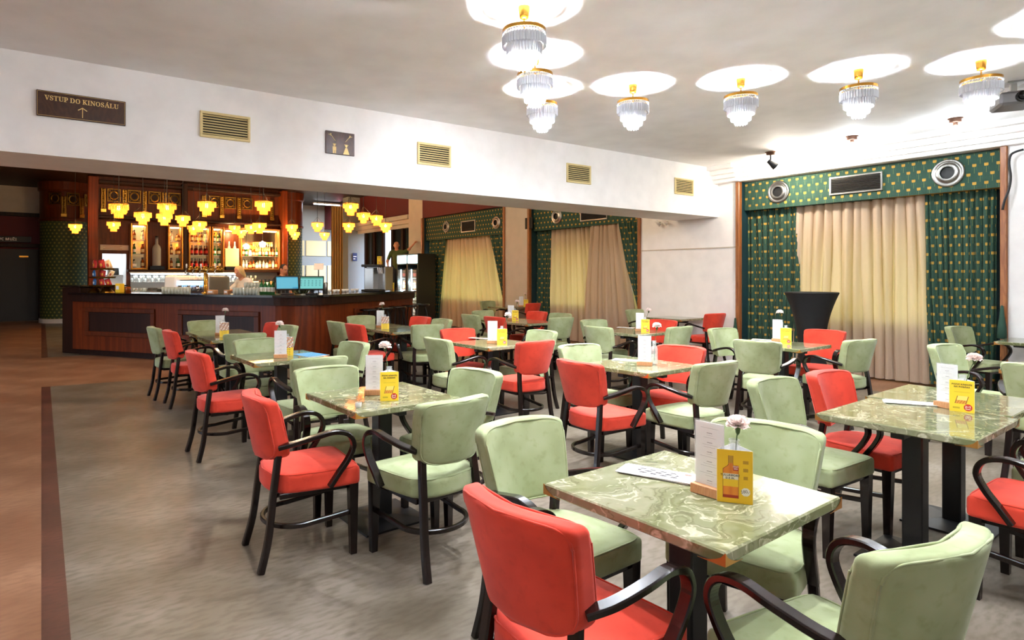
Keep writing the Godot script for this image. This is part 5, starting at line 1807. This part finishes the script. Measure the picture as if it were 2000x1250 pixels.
		for f in [[-cw / 2 + 0.03, ch / 2, 0.035, ch], [cw / 2 - 0.03, ch / 2, 0.035, ch], [0, 0.03, cw, 0.03]]:
			s = mb()
			box(s, Vector3(f[0], f[1], 0.125), Vector3(f[2], f[3], 0.02), 0.006)
			put("brass_edge", s, M.brass, cab)
		s = mb()
		box(s, Vector3(0, ch / 2, -0.14), Vector3(cw - 0.1, ch - 0.1, 0.02))
		put("mirror_back", s, M.mirror, cab)
		for j in c[2] - 1:
			s = mb()
			box(s, Vector3(0, 0.06 + 0.42 * (j + 1), -0.02), Vector3(cw - 0.12, 0.015, 0.2))
			put("shelf", s, M.glass, cab)
		s = mb()
		box(s, Vector3(0, ch - 0.075, -0.08), Vector3(cw - 0.16, 0.02, 0.03))
		put("strip_light", s, M.strip_light, cab)
		var al := AreaLight3D.new()
		al.name = "glow"
		al.area_size = Vector2(cw - 0.16, 0.03)
		al.light_color = Color(1.0, 0.84, 0.58)
		al.light_energy = 0.5 * cw
		al.area_range = 20.0
		al.shadow_enabled = true
		cab.add_child(al)
		al.position = Vector3(0, ch - 0.09, -0.08)
		al.rotation.x = -PI / 2
		tag(cab, "gold-framed lit bottle cabinet " + c[3], "cabinet")
		for j in c[2]:
			var n := int((cw - 0.16) / 0.105)
			for i in n:
				var kd: String = c[4] if c[4] and (j < 2 or c[4] == "tall_green") else kinds[r.randi() % 6]
				bottle(kd, cab.transform * Vector3(-cw / 2 + 0.12 + i * (cw - 0.24) / maxf(n - 1, 1), 0.069 + 0.42 * j, 0.0 + r.randf_range(-0.03, 0.03)), "in the lit cabinet " + c[3], 1.05)
	# giant display bottles on dark pedestals
	for c in [[306, false], [452, true]]:
		var bx: float = X.call(c[0])
		var o := base("display_bottle", Vector3(bx, 1.69, -VB - 0.0))
		s = mb()
		box(s, Vector3(0, 0.06, 0.02), Vector3(0.42, 0.12, 0.24), 0.01)
		put("pedestal", s, M.black_gloss, o)
		if not c[1]:
			s = mb(true)
			lathe(s, [Vector2(0, 0.12), Vector2(0.12, 0.12), Vector2(0.125, 0.15), Vector2(0.125, 0.66), Vector2(0.1, 0.74), Vector2(0.045, 0.8), Vector2(0.04, 0.98), Vector2(0.05, 1.0), Vector2(0, 1.02)], 18)
			put("glass_body", s, M.grey_wall, o)
			s = mb(true)
			lathe(s, [Vector2(0.044, 0.97), Vector2(0.044, 1.05), Vector2(0, 1.055)], 12)
			put("cap", s, M.black, o)
		else:
			s = mb()
			box(s, Vector3(0, 0.42, 0.02), Vector3(0.44, 0.6, 0.18), 0.01)
			put("gift_box", s, M.ivory, o)
			for g in [-0.08, 0.1]:
				s = mb(true)
				lathe(s, [Vector2(0.05, 0.72), Vector2(0.045, 0.76), Vector2(0.025, 0.82), Vector2(0.024, 0.95), Vector2(0, 0.955)], 12, Vector3(g, 0, 0.02))
				put("bottle_neck", s, M.glass_clear, o)
			s = mb()
			box(s, Vector3(0, 1.3, 0), Vector3(0.36, 0.03, 0.08))
			put("niche_light", s, M.strip_light, o)
			lamp(Vector3(0, 1.22, 0.08), Color(1, 0.88, 0.66), 0.25, 0.04, o)
		tag(o, "giant grey display bottle on a black pedestal behind the bar" if not c[1] else "pale gift box with bottle necks under a niche light behind the bar", "display")
	# lower back counter with glass shelves
	var bc := base("back_counter", Vector3.ZERO)
	put("cabinet", one(h1 + 0.1, X.call(545), VB - 0.5, VB + 0.2, 0, 0.98), M.veneer_dark, bc)
	put("worktop", one(h1 + 0.08, X.call(546), VB - 0.52, VB + 0.2, 0.98, 1.02, 0.005), M.steel, bc)
	put("tiled_back", one(h1 + 0.1, X.call(545), VB + 0.2, VB + 0.24, 1.02, 1.62), M.grey_wall, bc)
	put("glass_shelf", one(h1 + 0.1, X.call(500), VB - 0.15, VB + 0.2, 1.3, 1.315), M.glass, bc)
	tag(bc, "steel back counter with a glass shelf under the bottle cabinets", "counter")
	tag(tube_lamp("counter_tube_lamp", Vector3(X.call(310), 1.56, -VB + 0.06), 1.6, 0.09), "slim tube lamp under the bottle cabinets, hatch side", "lamp")
	tag(tube_lamp("counter_tube_lamp", Vector3(X.call(420), 1.56, -VB + 0.06), 1.6, 0.09), "slim tube lamp under the bottle cabinets, far from the hatch", "lamp")
	for i in 56:
		var px: float = lerpf(258, 498, i / 55.0)
		tag(put("bar_glass", cup0.wine_glass if i % 3 else cup0.tumbler, M.glass_clear, self, Vector3(X.call(px), 1.3155, -VB - 0.02 + 0.08 * (i % 2))), "clear bar glass on the glass shelf of the back counter", "glass", "glasses on the back shelf")
	for i in 40:
		var px: float = lerpf(258, 440, i / 39.0)
		tag(put("bar_glass", cup0.tumbler, M.glass_clear, self, Vector3(X.call(px), 1.0205, -VB + 0.3 - 0.1 * (i % 3))), "clear tumbler upside on the steel back counter", "glass", "glasses on the back counter")
	for i in 6:
		s = mb()
		box(s, Vector3(0, 0.13 + 0.02 * (i % 3), 0), Vector3(0.18, 0.26 + 0.04 * (i % 3), 0.1), 0.008)
		tag(put("menu_folder", s, [M.stone, M.white, M.bronze, M.white, M.beech, M.black][i], self, Vector3(X.call(486 + i * 10.5), 1.0205, -VB + 0.2)), ["stone-coloured", "white", "brown", "white", "wooden", "black"][i] + " folder standing on the back counter by the end post", "folder", "folders on the back counter")
	for i in 8:
		s = mb()
		for q in 3: box(s, Vector3(0, 0.02 + 0.05 * q, 0), Vector3(0.3 - 0.02 * q, 0.03, 0.25), 0.004)
		var trs := base("bar_tray_stack", Vector3(X.call(292 + i * 19), 1.0205, -VB + 0.42))
		for q in 3:
			s = mb()
			box(s, Vector3(0.01 * q, 0.02 + 0.04 * q, 0), Vector3(0.26, 0.03, 0.16), 0.005)
			put("tray", s, M.black if (i + q) % 3 else M.steel, trs)
		tag(trs, "low stack of black and steel trays on the back counter", "tray stack", "tray stacks on the back counter")
	# bright shelf lamp
	var lp := at_depth(513, 477, 20.3)
	var sl := base("shelf_lamp", lp)
	s = mb()
	tier(s, 0.3, 24, 0.05, -0.08, 0.03)
	tier(s, 0.22, 18, -0.1, -0.24, 0.03, 0.05)
	var ad_ := put("amber_drops", s, M.amber_crystal, sl)
	ad_.set_meta("kind", "stuff")
	s = mb(true)
	lathe(s, [Vector2(0, 0.1), Vector2(0.08, 0.08), Vector2(0.11, 0), Vector2(0.08, -0.08), Vector2(0, -0.1)], 14)
	put("bulb", s, M.bulb, sl)
	s = mb()
	lathe(s, [Vector2(0.31, 0.05), Vector2(0.31, 0.075), Vector2(0.29, 0.075), Vector2(0.29, 0.05), Vector2(0.31, 0.05)], 28)
	put("ring", s, M.old_brass, sl)
	s = mb()
	sweep(s, [Vector3(0, 0.1, 0), Vector3(0, 4.5 - lp.y, 0)], circ(0.008, 5), Vector3.BACK)
	put("cord", s, M.black, sl)
	lamp(Vector3(0, 0, 0), Color(1.0, 0.85, 0.6), 1.3, 0.06, sl)
	tag(sl, "dazzling round amber lamp before the bottle shelf at the end post", "lamp")
	# papered round column at the walkway, and a second one past the end post
	for c in [[0.72, 24.35, 0.76, "round column papered in green dots at the walkway end of the bar"], [X.call(578) + 0.1, VB + 0.9, 0.42, "slim round column papered in green dots past the bar's end post"]]:
		var o := base("round_column", W(c[0], c[1]))
		var R: float = c[2]
		s = mb(true)
		for i in 36:
			var q := []
			var uv := []
			for e in [[0, 0], [1, 0], [1, 1], [0, 1]]:
				var an: float = TAU * (i + e[0]) / 36
				q.append(Vector3(cos(an) * R, 0.14 + 3.1 * e[1], -sin(an) * R))
				uv.append(Vector2(an * R / 0.26, -(0.14 + 3.1 * e[1]) / 0.2))
			quv(s, q, uv)
		put("papered_shaft", s, M.wallpaper, o)
		s = mb()
		lathe(s, [Vector2(0, 0), Vector2(R + 0.03, 0), Vector2(R + 0.03, 0.13), Vector2(R, 0.14)], 36)
		put("foot_ring", s, M.white, o)
		s = mb()
		lathe(s, [Vector2(R, 3.24), Vector2(R + 0.05, 3.26), Vector2(R + 0.05, 3.32), Vector2(R + 0.01, 3.34), Vector2(R + 0.01, 4.2), Vector2(R + 0.06, 4.24), Vector2(R + 0.06, 4.5)], 36)
		put("wooden_head", s, M.veneer, o)
		tag(o, c[3], "column")
		if R > 0.5:
			for k in 3:
				var an: float = -2.05 + k * 0.62
				ornament(o.position + Vector3(cos(an) * (R + 0.01), 3.95, -sin(an) * (R + 0.01)), an + PI / 2, k == 2)
				if k < 2: fringe(o.position + Vector3(cos(an + 0.31) * (R + 0.01), 3.75, -sin(an + 0.31) * (R + 0.01)), 0.55, an + 0.31 + PI / 2)
# ---------------------------------------------------------------- people
func sdf(p: Vector3, caps: Array, k: float) -> float:
	var d := 1e3
	for c in caps:
		var a: Vector3 = c[0]
		var ab: Vector3 = c[1] - a
		var t := clampf((p - a).dot(ab) / maxf(ab.length_squared(), 1e-9), 0, 1)
		var e := p.distance_to(a + ab * t) - lerpf(c[2], c[3], t)
		var h := maxf(k - absf(d - e), 0.0) / k
		d = minf(d, e) - h * h * k * 0.25
	return d
func nets(s: SurfaceTool, caps: Array, cell: float, k: float, cut = null) -> void:
	var lo := Vector3.INF
	var hi := -Vector3.INF
	for c in caps:
		for e in 2:
			var r: float = c[2 + e] + cell * 2.5
			lo = lo.min(c[e] - Vector3.ONE * r)
			hi = hi.max(c[e] + Vector3.ONE * r)
	var n := Vector3i(((hi - lo) / cell).ceil()) + Vector3i.ONE
	var v := PackedFloat32Array()
	v.resize(n.x * n.y * n.z)
	var id := func(x: int, y: int, z: int) -> int: return (z * n.y + y) * n.x + x
	for z in n.z:
		for y in n.y:
			for x in n.x:
				var p := lo + Vector3(x, y, z) * cell
				var d := sdf(p, caps, k)
				if cut != null: d = maxf(d, cut.call(p))
				v[(z * n.y + y) * n.x + x] = d
	var vert := {}
	for z in n.z - 1:
		for y in n.y - 1:
			for x in n.x - 1:
				var sum := Vector3.ZERO
				var cnt := 0
				var f := []
				for i in 8: f.append(v[id.call(x + (i & 1), y + (i >> 1 & 1), z + (i >> 2 & 1))])
				var neg := 0
				for i in 8: neg += 1 if f[i] < 0 else 0
				if neg == 0 or neg == 8: continue
				for e in [[0, 1], [2, 3], [4, 5], [6, 7], [0, 2], [1, 3], [4, 6], [5, 7], [0, 4], [1, 5], [2, 6], [3, 7]]:
					var a: float = f[e[0]]
					var b: float = f[e[1]]
					if (a < 0) == (b < 0): continue
					var t := a / (a - b)
					var pa := Vector3(e[0] & 1, e[0] >> 1 & 1, e[0] >> 2 & 1)
					var pb := Vector3(e[1] & 1, e[1] >> 1 & 1, e[1] >> 2 & 1)
					sum += pa.lerp(pb, t)
					cnt += 1
				vert[id.call(x, y, z)] = lo + (Vector3(x, y, z) + sum / cnt) * cell
	for z in range(1, n.z - 1):
		for y in range(1, n.y - 1):
			for x in range(1, n.x - 1):
				var a: float = v[id.call(x, y, z)]
				for ax in 3:
					var o := Vector3i(1 if ax == 0 else 0, 1 if ax == 1 else 0, 1 if ax == 2 else 0)
					var b: float = v[id.call(x + o.x, y + o.y, z + o.z)]
					if (a < 0) == (b < 0): continue
					var u := Vector3i(o.z, o.x, o.y)
					var w := Vector3i(o.y, o.z, o.x)
					var q := []
					for m in [[1, 1], [0, 1], [0, 0], [1, 0]]:
						var c: Vector3i = Vector3i(x, y, z) - u * m[0] - w * m[1]
						q.append(vert.get(id.call(c.x, c.y, c.z)))
					if q.has(null): continue
					if a >= 0: q.reverse()
					quad(s, q[0], q[1], q[2], q[3])
func hand(wrist: Vector3, dirn: Vector3, palm: Vector3, thumb: float) -> Array:
	var d := dirn.normalized()
	var nn := palm.normalized()
	var x := d.cross(nn).normalized() * thumb
	var o := [[wrist, wrist + d * 0.03, 0.024, 0.026]]
	for k in 4:
		var b := wrist + d * (0.085 - 0.004 * absf(k - 1.5)) + x * (0.03 - 0.02 * k)
		var l: float = [0.065, 0.075, 0.07, 0.055][k]
		o.append([wrist + d * 0.02 + x * (0.018 - 0.012 * k), b, 0.014, 0.0105])
		var m := b + (d * 0.85 + nn * 0.45).normalized() * l * 0.5
		o.append([b, m, 0.0095, 0.0088])
		o.append([m, m + (d * 0.5 + nn * 0.85).normalized() * l * 0.5, 0.0088, 0.0078])
	var tb := wrist + d * 0.03 + x * 0.03
	o.append([wrist + d * 0.015 + x * 0.012, tb, 0.016, 0.012])
	o.append([tb, tb + (d * 0.7 + x * 0.5 + nn * 0.4).normalized() * 0.05, 0.0115, 0.0095])
	return o
# joints in the person's own axes: y up, +z ahead
func person(p: Vector3, turn: float, j: Dictionary, shirt: Material, hair: Material, hair_long: bool, label: String) -> void:
	var o := base("person", p, turn)
	var H: Vector3 = j.head
	var N: Vector3 = j.neck
	var up := (H - N).normalized()
	var fw: Vector3 = j.face
	var sh := [j.sl, j.sr]
	var body := [[N - up * 0.02, H - up * 0.05, 0.052, 0.05], [H - up * 0.055 + fw * 0.025, H - up * 0.04 + fw * 0.03, 0.055, 0.06], [H + up * 0.02 - fw * 0.015, H + up * 0.045 - fw * 0.01, 0.082, 0.08]]
	var torso := [[j.sl.lerp(N, 0.35), j.sr.lerp(N, 0.35), 0.075, 0.075], [N - Vector3(0, 0.14, 0) + (j.hip - N) * 0.08, N.lerp(j.hip, 0.55), 0.13, 0.115], [N.lerp(j.hip, 0.5), j.hip, 0.115, 0.13]]
	var arms := []
	for k in ["l", "r"]:
		arms.append([j["s" + k], j["e" + k], 0.052, 0.04])
		arms.append([j["e" + k], j["h" + k], 0.038, 0.026])
	var legs := []
	for g in [-1, 1]:
		var hp: Vector3 = j.hip + Vector3(0.09 * g, -0.03, 0)
		var kn: Vector3 = Vector3(0.1 * g, j.foot + 0.47, j.hip.z * 0.5 + 0.02)
		var an := Vector3(0.1 * g, j.foot + 0.08, -0.02)
		legs += [[hp, kn, 0.088, 0.06], [kn, an, 0.058, 0.04], [an + Vector3(0, -0.04, 0), an + Vector3(0, -0.05, 0.14), 0.04, 0.03]]
	var s := mb(true)
	nets(s, body + torso + arms + legs, 0.026, 0.05)
	# head with nose, brow and ears on a finer grid, and hands with fingers
	var side := up.cross(fw).normalized()
	nets(s, body + [[H + fw * 0.085 - up * 0.015, H + fw * 0.1 - up * 0.03, 0.012, 0.016], [H + fw * 0.07 + up * 0.02 + side * 0.03, H + fw * 0.07 + up * 0.02 - side * 0.03, 0.018, 0.018], [H + side * 0.08 - up * 0.02, H + side * 0.082 + up * 0.012, 0.016, 0.018], [H - side * 0.08 - up * 0.02, H - side * 0.082 + up * 0.012, 0.016, 0.018], [H + fw * 0.078 - up * 0.066 + side * 0.016, H + fw * 0.078 - up * 0.066 - side * 0.016, 0.011, 0.011]], 0.011, 0.022)
	for k in ["l", "r"]:
		var dv: Vector3 = (j["h" + k] - j["e" + k])
		nets(s, hand(j["h" + k], dv, Vector3(0, -1, 0) if absf(dv.normalized().y) < 0.8 else Vector3(0, 0, 1), 1.0 if k == "l" else -1.0), 0.008, 0.012)
	put("body", s, M.skin, o)
	var fat := func(l: Array, r: float) -> Array:
		var q := []
		for c in l: q.append([c[0], c[1], c[2] + r, c[3] + r])
		return q
	s = mb(true)
	var sl := []
	for k in ["l", "r"]: sl.append([j["s" + k], j["s" + k].lerp(j["e" + k], 0.95 if hair_long else 0.7), 0.054, 0.047])
	nets(s, fat.call(torso, 0.012) + fat.call(sl, 0.008), 0.026, 0.05)
	put("shirt", s, shirt, o)
	s = mb(true)
	nets(s, fat.call(legs, 0.012) + [[j.hip + Vector3(-0.05, -0.02, 0), j.hip + Vector3(0.05, -0.02, 0), 0.135, 0.135]], 0.03, 0.05)
	put("trousers", s, M.denim, o)
	s = mb(true)
	var hc := [[H + up * 0.03 - fw * 0.022, H + up * 0.05 - fw * 0.018, 0.09, 0.088]]
	if hair_long: hc += [[H - fw * 0.05, H - fw * 0.05 - up * 0.12 + side * 0.03, 0.07, 0.045], [H + side * 0.06 - fw * 0.01, H + side * 0.07 - up * 0.13, 0.04, 0.03], [H - side * 0.06 - fw * 0.01, H - side * 0.07 - up * 0.13, 0.04, 0.03]]
	nets(s, hc, 0.014, 0.03, func(q: Vector3) -> float: return (q - H).dot(fw) - 0.045 + maxf(0.0, -(q - H).dot(up)) * 0.6)
	put("hair", s, hair, o)
	for g in [-1, 1]:
		s = mb(true)
		lathe(s, [Vector2(0, -0.006), Vector2(0.006, 0), Vector2(0, 0.006)], 8, H + fw * 0.086 + up * 0.004 + side * 0.03 * g)
		put("eye", s, M.ink, o)
	tag(o, label, "person")
func people() -> void:
	var facing := func(p: Vector3) -> float: return atan2(-p.x, -p.z)
	var a := at_depth(487, 700, 13.3) * Vector3(1, 0, 1)
	person(a, facing.call(a) - 0.9, {"head": Vector3(0, 1.58, 0.26), "neck": Vector3(0, 1.42, 0.17), "face": Vector3(0, -0.45, 0.9).normalized(), "sl": Vector3(0.18, 1.36, 0.13), "sr": Vector3(-0.18, 1.36, 0.13), "el": Vector3(0.26, 1.18, 0.3), "er": Vector3(-0.26, 1.18, 0.3), "hl": Vector3(0.14, 1.2, 0.52), "hr": Vector3(-0.12, 1.2, 0.52), "hip": Vector3(0, 0.95, -0.05), "foot": 0.0}, M.white_shirt, M.blonde, true, "blonde person in a pale shirt bending over the bar, hands together")
	var b := at_depth(551, 700, 14.2) * Vector3(1, 0, 1)
	person(b, facing.call(b) + 0.75, {"head": Vector3(0, 1.64, 0.05), "neck": Vector3(0, 1.47, 0.0), "face": Vector3(0, -0.1, 1).normalized(), "sl": Vector3(0.19, 1.41, 0), "sr": Vector3(-0.19, 1.41, 0), "el": Vector3(0.25, 1.12, -0.02), "er": Vector3(-0.25, 1.12, -0.02), "hl": Vector3(0.22, 0.98, 0.2), "hr": Vector3(-0.22, 0.98, 0.2), "hip": Vector3(0, 0.95, 0), "foot": 0.0}, M.black_shirt, M.dark_hair, false, "dark-haired person in black standing behind the till screens")
	var z := 19.7
	var c := at_depth(775, 700, z) * Vector3(1, 0, 1)
	var hy := 2.47
	person(c, facing.call(c) - 0.2, {"head": Vector3(0, hy, 0.05), "neck": Vector3(0, hy - 0.17, 0.02), "face": Vector3(0.2, 0.25, 1).normalized(), "sl": Vector3(0.19, hy - 0.24, 0), "sr": Vector3(-0.19, hy - 0.24, 0), "el": Vector3(0.42, hy - 0.12, 0.1), "er": Vector3(-0.3, hy - 0.5, 0.02), "hl": Vector3(0.6, hy + 0.06, 0.2), "hr": Vector3(-0.24, hy - 0.68, 0.18), "hip": Vector3(0, hy - 0.7, 0), "foot": hy - 1.64}, M.green_shirt, M.dark_hair, false, "person in a green t-shirt on a step ladder reaching towards the glazing")
	var ft := hy - 1.66
	var ld := base("step_ladder", c, facing.call(c) - 0.2)
	var s := mb()
	for k in 3:
		s = mb()
		box(s, Vector3(0, ft * (k + 1) / 3.0 - 0.015, 0.3 - 0.12 * k), Vector3(0.44, 0.03, 0.24 if k < 2 else 0.4), 0.004)
		put("tread", s, M.steel, ld)
	for g in [-1, 1]:
		s = mb()
		sweep(s, [Vector3(0.23 * g, 0, 0.42), Vector3(0.23 * g, ft, 0.1)], rect(0.03, 0.05), Vector3.RIGHT)
		put("rail", s, M.steel, ld)
		s = mb()
		sweep(s, [Vector3(0.23 * g, 0, -0.4), Vector3(0.23 * g, ft, -0.05)], rect(0.03, 0.04), Vector3.RIGHT)
		put("rear_leg", s, M.steel, ld)
	tag(ld, "steel step ladder beside the fridges under the person in green", "ladder")
# ---------------------------------------------------------------- layout
func seating() -> void:
	chair_kind = {"red": make_chair(M.velvet_red), "green": make_chair(M.velvet_green)}
	table0 = make_table()
	var ST := ["first", "second", "third", "fourth"]
	var rows := {"s": "stripe-row", "m": "middle-row", "w": "window-row"}
	# key: [u, v, turn, label]
	for t in [
		[1.83, 1.33, "veined green marble table, fourth in the row along the floor stripe from the bar"],
		[1.73, 3.48, "veined green marble table, third in the row along the floor stripe from the bar"],
		[1.81, 5.72, "marble table with a blue leaflet, second in the row along the floor stripe"],
		[1.92, 7.88, "marble table of the stripe-row pair before the bar, half away from the bar"],
		[1.93, 8.6, "marble table of the stripe-row pair before the bar, half nearer the bar"],
		[3.78, 1.34, "marble table of the middle-row pair with flat leaflets, stripe-side half"],
		[4.52, 1.4, "marble table of the middle-row pair with flat leaflets, window-side half"],
		[4.1, 3.45, "marble table with a bare glass bottle vase, third in the middle row from the bar"],
		[4.1, 5.5, "marble table, second in the middle row from the bar"],
		[4.1, 7.62, "marble table of the middle-row pair nearest the bar, half away from the bar"],
		[4.1, 8.34, "marble table of the middle-row pair nearest the bar, half by the bar"],
		[6.58, 3.58, "marble table before the black cocktail table, third in the window row"],
		[6.48, 5.55, "marble table, second in the window row from the bar"],
		[6.45, 7.7, "marble table of the window-row pair before the middle window, half away from bar"],
		[6.45, 8.42, "marble table of the window-row pair before the middle window, half nearer bar"],
		[6.62, 1.3, "marble table, fourth in the window row, beyond the paired middle tables"],
		[9.2, 11.75, "marble table against the cream pillar between the two curtained windows"],
		[9.2, 6.95, "marble table against the white pier under the cylinder lamps"],
		[9.2, 2.02, "marble table against the white wall past the big curtain"]]:
		table(t[0], t[1], 2.0, t[2])
	var side := {"R": "stripe side", "L": "window side", "U": "side away from the bar", "D": "bar side"}
	var D := {"R": 90, "L": -90, "U": 180, "D": 0}
	for c in [
		["red", 1.33, 1.36, "R", 4, "s4"], ["green", 1.69, 1.83, "D", 2, "s4"], ["green", 2.27, 1.38, "L", 13, "s4"], ["green", 1.78, 0.83, "U", -9, "s4"],
		["red", 1.2, 3.35, "R", -4, "s3"], ["green", 1.59, 3.83, "D", -2, "s3"], ["green", 2.13, 3.33, "L", 9, "s3"], ["green", 1.71, 2.91, "U", 6, "s3"],
		["red", 1.31, 5.56, "R", 2, "s2"], ["green", 1.77, 6.08, "D", 4, "s2"], ["green", 2.18, 5.41, "L", 7, "s2"], ["green", 1.78, 4.87, "U", -3, "s2"],
		["red", 1.47, 7.88, "R", 0, "s1a"], ["green", 1.39, 8.52, "R", 2, "s1b"], ["green", 1.91, 9.08, "D", 10, "s1"], ["green", 1.86, 7.26, "U", -7, "s1"], ["red", 2.31, 8.31, "L", 6, "s1b"], ["green", 2.32, 7.76, "L", 6, "s1a"],
		["green", 3.58, 8.16, "R", 4, "m1b"], ["red", 3.6, 7.57, "R", 3, "m1a"], ["green", 4.09, 8.79, "D", -7, "m1"], ["red", 4.53, 8.23, "L", 8, "m1b"], ["green", 4.53, 7.64, "L", 2, "m1a"], ["green", 4.15, 7.19, "U", -9, "m1"],
		["green", 3.52, 5.36, "R", 1, "m2"], ["red", 4.02, 5.91, "D", -6, "m2"], ["green", 4.48, 5.38, "L", 3, "m2"], ["red", 3.93, 4.82, "U", -1, "m2"],
		["red", 3.49, 3.3, "R", -1, "m3"], ["green", 3.99, 3.85, "D", -7, "m3"], ["red", 4.45, 3.43, "L", 11, "m3"], ["green", 4.06, 2.94, "U", -3, "m3"],
		["green", 3.63, 1.8, "D", -2, "m4a"], ["red", 4.2, 1.74, "D", -1, "m4b"], ["red", 3.77, 0.82, "U", 0, "m4a"], ["green", 4.5, 0.85, "U", 4, "m4b"],
		["green", 5.98, 8.35, "R", 1, "w1b"], ["green", 6.55, 8.89, "D", -1, "w1"], ["red", 5.96, 7.68, "R", 5, "w1a"], ["green", 6.92, 7.68, "L", 8, "w1a"], ["red", 6.93, 8.3, "L", 5, "w1b"], ["green", 6.49, 7.19, "U", -5, "w1"],
		["green", 6.45, 6.06, "D", -7, "w2"], ["green", 5.92, 5.45, "R", 1, "w2"], ["red", 7.02, 5.66, "L", 10, "w2"], ["green", 6.52, 5.09, "U", -1, "w2"],
		["green", 6.64, 4.13, "D", -7, "w3"], ["green", 5.95, 3.42, "R", 13, "w3"], ["red", 7.2, 3.53, "L", 3, "w3"], ["green", 6.7, 3.07, "U", -10, "w3"],
		["green", 6.71, 1.92, "D", -10, "w4"], ["green", 6.05, 1.3, "R", 4, "w4"],
		["red", 9.3, 11.2, "U", 6, "p1"], ["green", 9.15, 12.3, "D", 0, "p1"], ["red", 9.3, 6.43, "U", -8, "p2"], ["green", 9.1, 7.55, "D", 0, "p2"], ["green", 9.25, 2.6, "D", -12, "p3"]]:
		var k: String = c[5]
		var where := ""
		if k[0] == "p": where = {"p1": "at the table against the cream pillar, ", "p2": "at the table against the white pier, ", "p3": "at the wall table past the big curtain, "}[k] + side[c[3]]
		else:
			where = "%s of the %s %s table from the bar" % [side[c[3]], ST[int(k[1]) - 1], rows[k[0]]]
			if k.length() > 2: where = "%s of the %s %s pair, %s end" % [side[c[3]], ST[int(k[1]) - 1], rows[k[0]], {"1a": "far-from-bar", "1b": "bar", "4a": "stripe", "4b": "window"}[k.substr(1)]]
		chair(c[0], c[1], c[2], D[c[3]] + c[4], where)
func table_things() -> void:
	make_prints()
	vase0 = make_vase()
	make_bloom()
	make_menu()
	for k in ["bottle_ad", "offer_ad", "floral_ad"]: make_ad(k)
	var T := 0.7605
	# where, holder pixel, sleeve pixel, flower pixel, sleeve kind, menu turn, sleeve turn (both from facing the camera)
	for a in [
		["the fourth stripe-row table", [1386, 967], [1434, 976], [1441, 832], "bottle_ad", 0.55, 0.05],
		["the third stripe-row table", [731, 771], [760, 781], [752, 678], "offer_ad", 0.05, 0.05],
		["the second stripe-row table", [548, 699], [561, 694], [546, 634], "floral_ad", 0.0, 0.0],
		["the stripe-row pair before the bar", [430, 655], [437, 657], [440, 607], "floral_ad", 0.0, 0.2],
		["the middle-row table pair with leaflets", [1850, 797], [1880, 803], [1903, 702], "offer_ad", 0.5, -0.1],
		["the third middle-row table", [1259, 714], [1278, 712], [1283, 638], "", 0.15, 0.0],
		["the second middle-row table", [962, 671], [980, 673], [992, 616], "offer_ad", 0.1, 0.1],
		["the middle-row pair nearest the bar", [743, 640], [752, 642], [746, 595], "floral_ad", 0.1, 0.1],
		["the window-row pair before the middle window", [998, 625], [1006, 626], [1010, 590], "offer_ad", 0.2, 0.1],
		["the table against the cream pillar", [1018, 599], [1027, 599], [1026, 575], "offer_ad", 0.2, 0.1],
		["the second window-row table", [1250, 647], [1260, 649], [1267, 607], "offer_ad", 0.2, 0.1],
		["the table against the white pier", [1346, 618], [1352, 616], null, "offer_ad", 0.2, 0.3],
		["the third window-row table", [1519, 667], [1535, 671], [1523, 611], "offer_ad", 0.2, 0.0]]:
		var p := on_level(a[1][0], a[1][1], T)
		var q := on_level(a[2][0], a[2][1], T)
		menu(p, atan2(-p.x, -p.z) - a[5], a[0])
		if a[4]: ad(a[4], q, atan2(-q.x, -q.z) + a[6], a[0])
		tag(copy_of(vase0, "bottle_vase", q, 0), "clear glass bottle used as a vase on " + a[0], "vase", "glass bottle vases")
		if a[3]:
			var z := Vector2(q.x, q.z).dot(Vector2(CS, -SN))
			flower(q + Vector3(0, 0.01, 0), at_depth(a[3][0], a[3][1], z), a[0])
	leaflet(on_level(1280, 926, T), -1.21, 0.27, 0.11, "leaflet", "cream printed leaflets lying on the fourth stripe-row table", 3)
	leaflet(on_level(1779, 788, T), -1.1, 0.27, 0.1, "leaflet", "cream printed leaflets lying across the middle-row table pair", 3)
	leaflet(on_level(1224, 704, T), -1.15, 0.24, 0.1, "leaflet", "cream printed leaflets lying on the third middle-row table", 2)
	leaflet(on_level(935, 661, T), -1.15, 0.24, 0.1, "leaflet", "cream printed leaflets lying on the second middle-row table", 2)
	leaflet(on_level(1222, 640, T), -1.15, 0.24, 0.1, "leaflet", "cream printed leaflets lying on the second window-row table", 2)
	leaflet(on_level(1490, 664, T), -1.15, 0.24, 0.1, "leaflet", "cream printed leaflets lying on the third window-row table", 2)
	leaflet(on_level(606, 693, T), 0.2, 0.22, 0.3, "blue_leaflet", "bright blue leaflet lying on the second stripe-row table", 1)
	# toothpick holder on the third stripe-row table
	var tp := base("toothpick_holder", on_level(700, 796, T))
	var s := mb(true)
	lathe(s, [Vector2(0, 0), Vector2(0.018, 0), Vector2(0.019, 0.03), Vector2(0.016, 0.03), Vector2(0.015, 0.004), Vector2(0, 0.004)], 14)
	put("cup", s, M.glass_clear, tp)
	for k in 8:
		s = mb()
		sweep(s, [Vector3(0.008 * cos(k), 0.005, 0.008 * sin(k)), Vector3(0.013 * cos(k), 0.062, 0.013 * sin(k))], circ(0.0011, 5), Vector3(1, 0.1, 0.2).normalized())
		put("toothpick", s, M.beech, tp)
	tag(tp, "little glass of toothpicks at the corner of the third stripe-row table", "toothpicks")
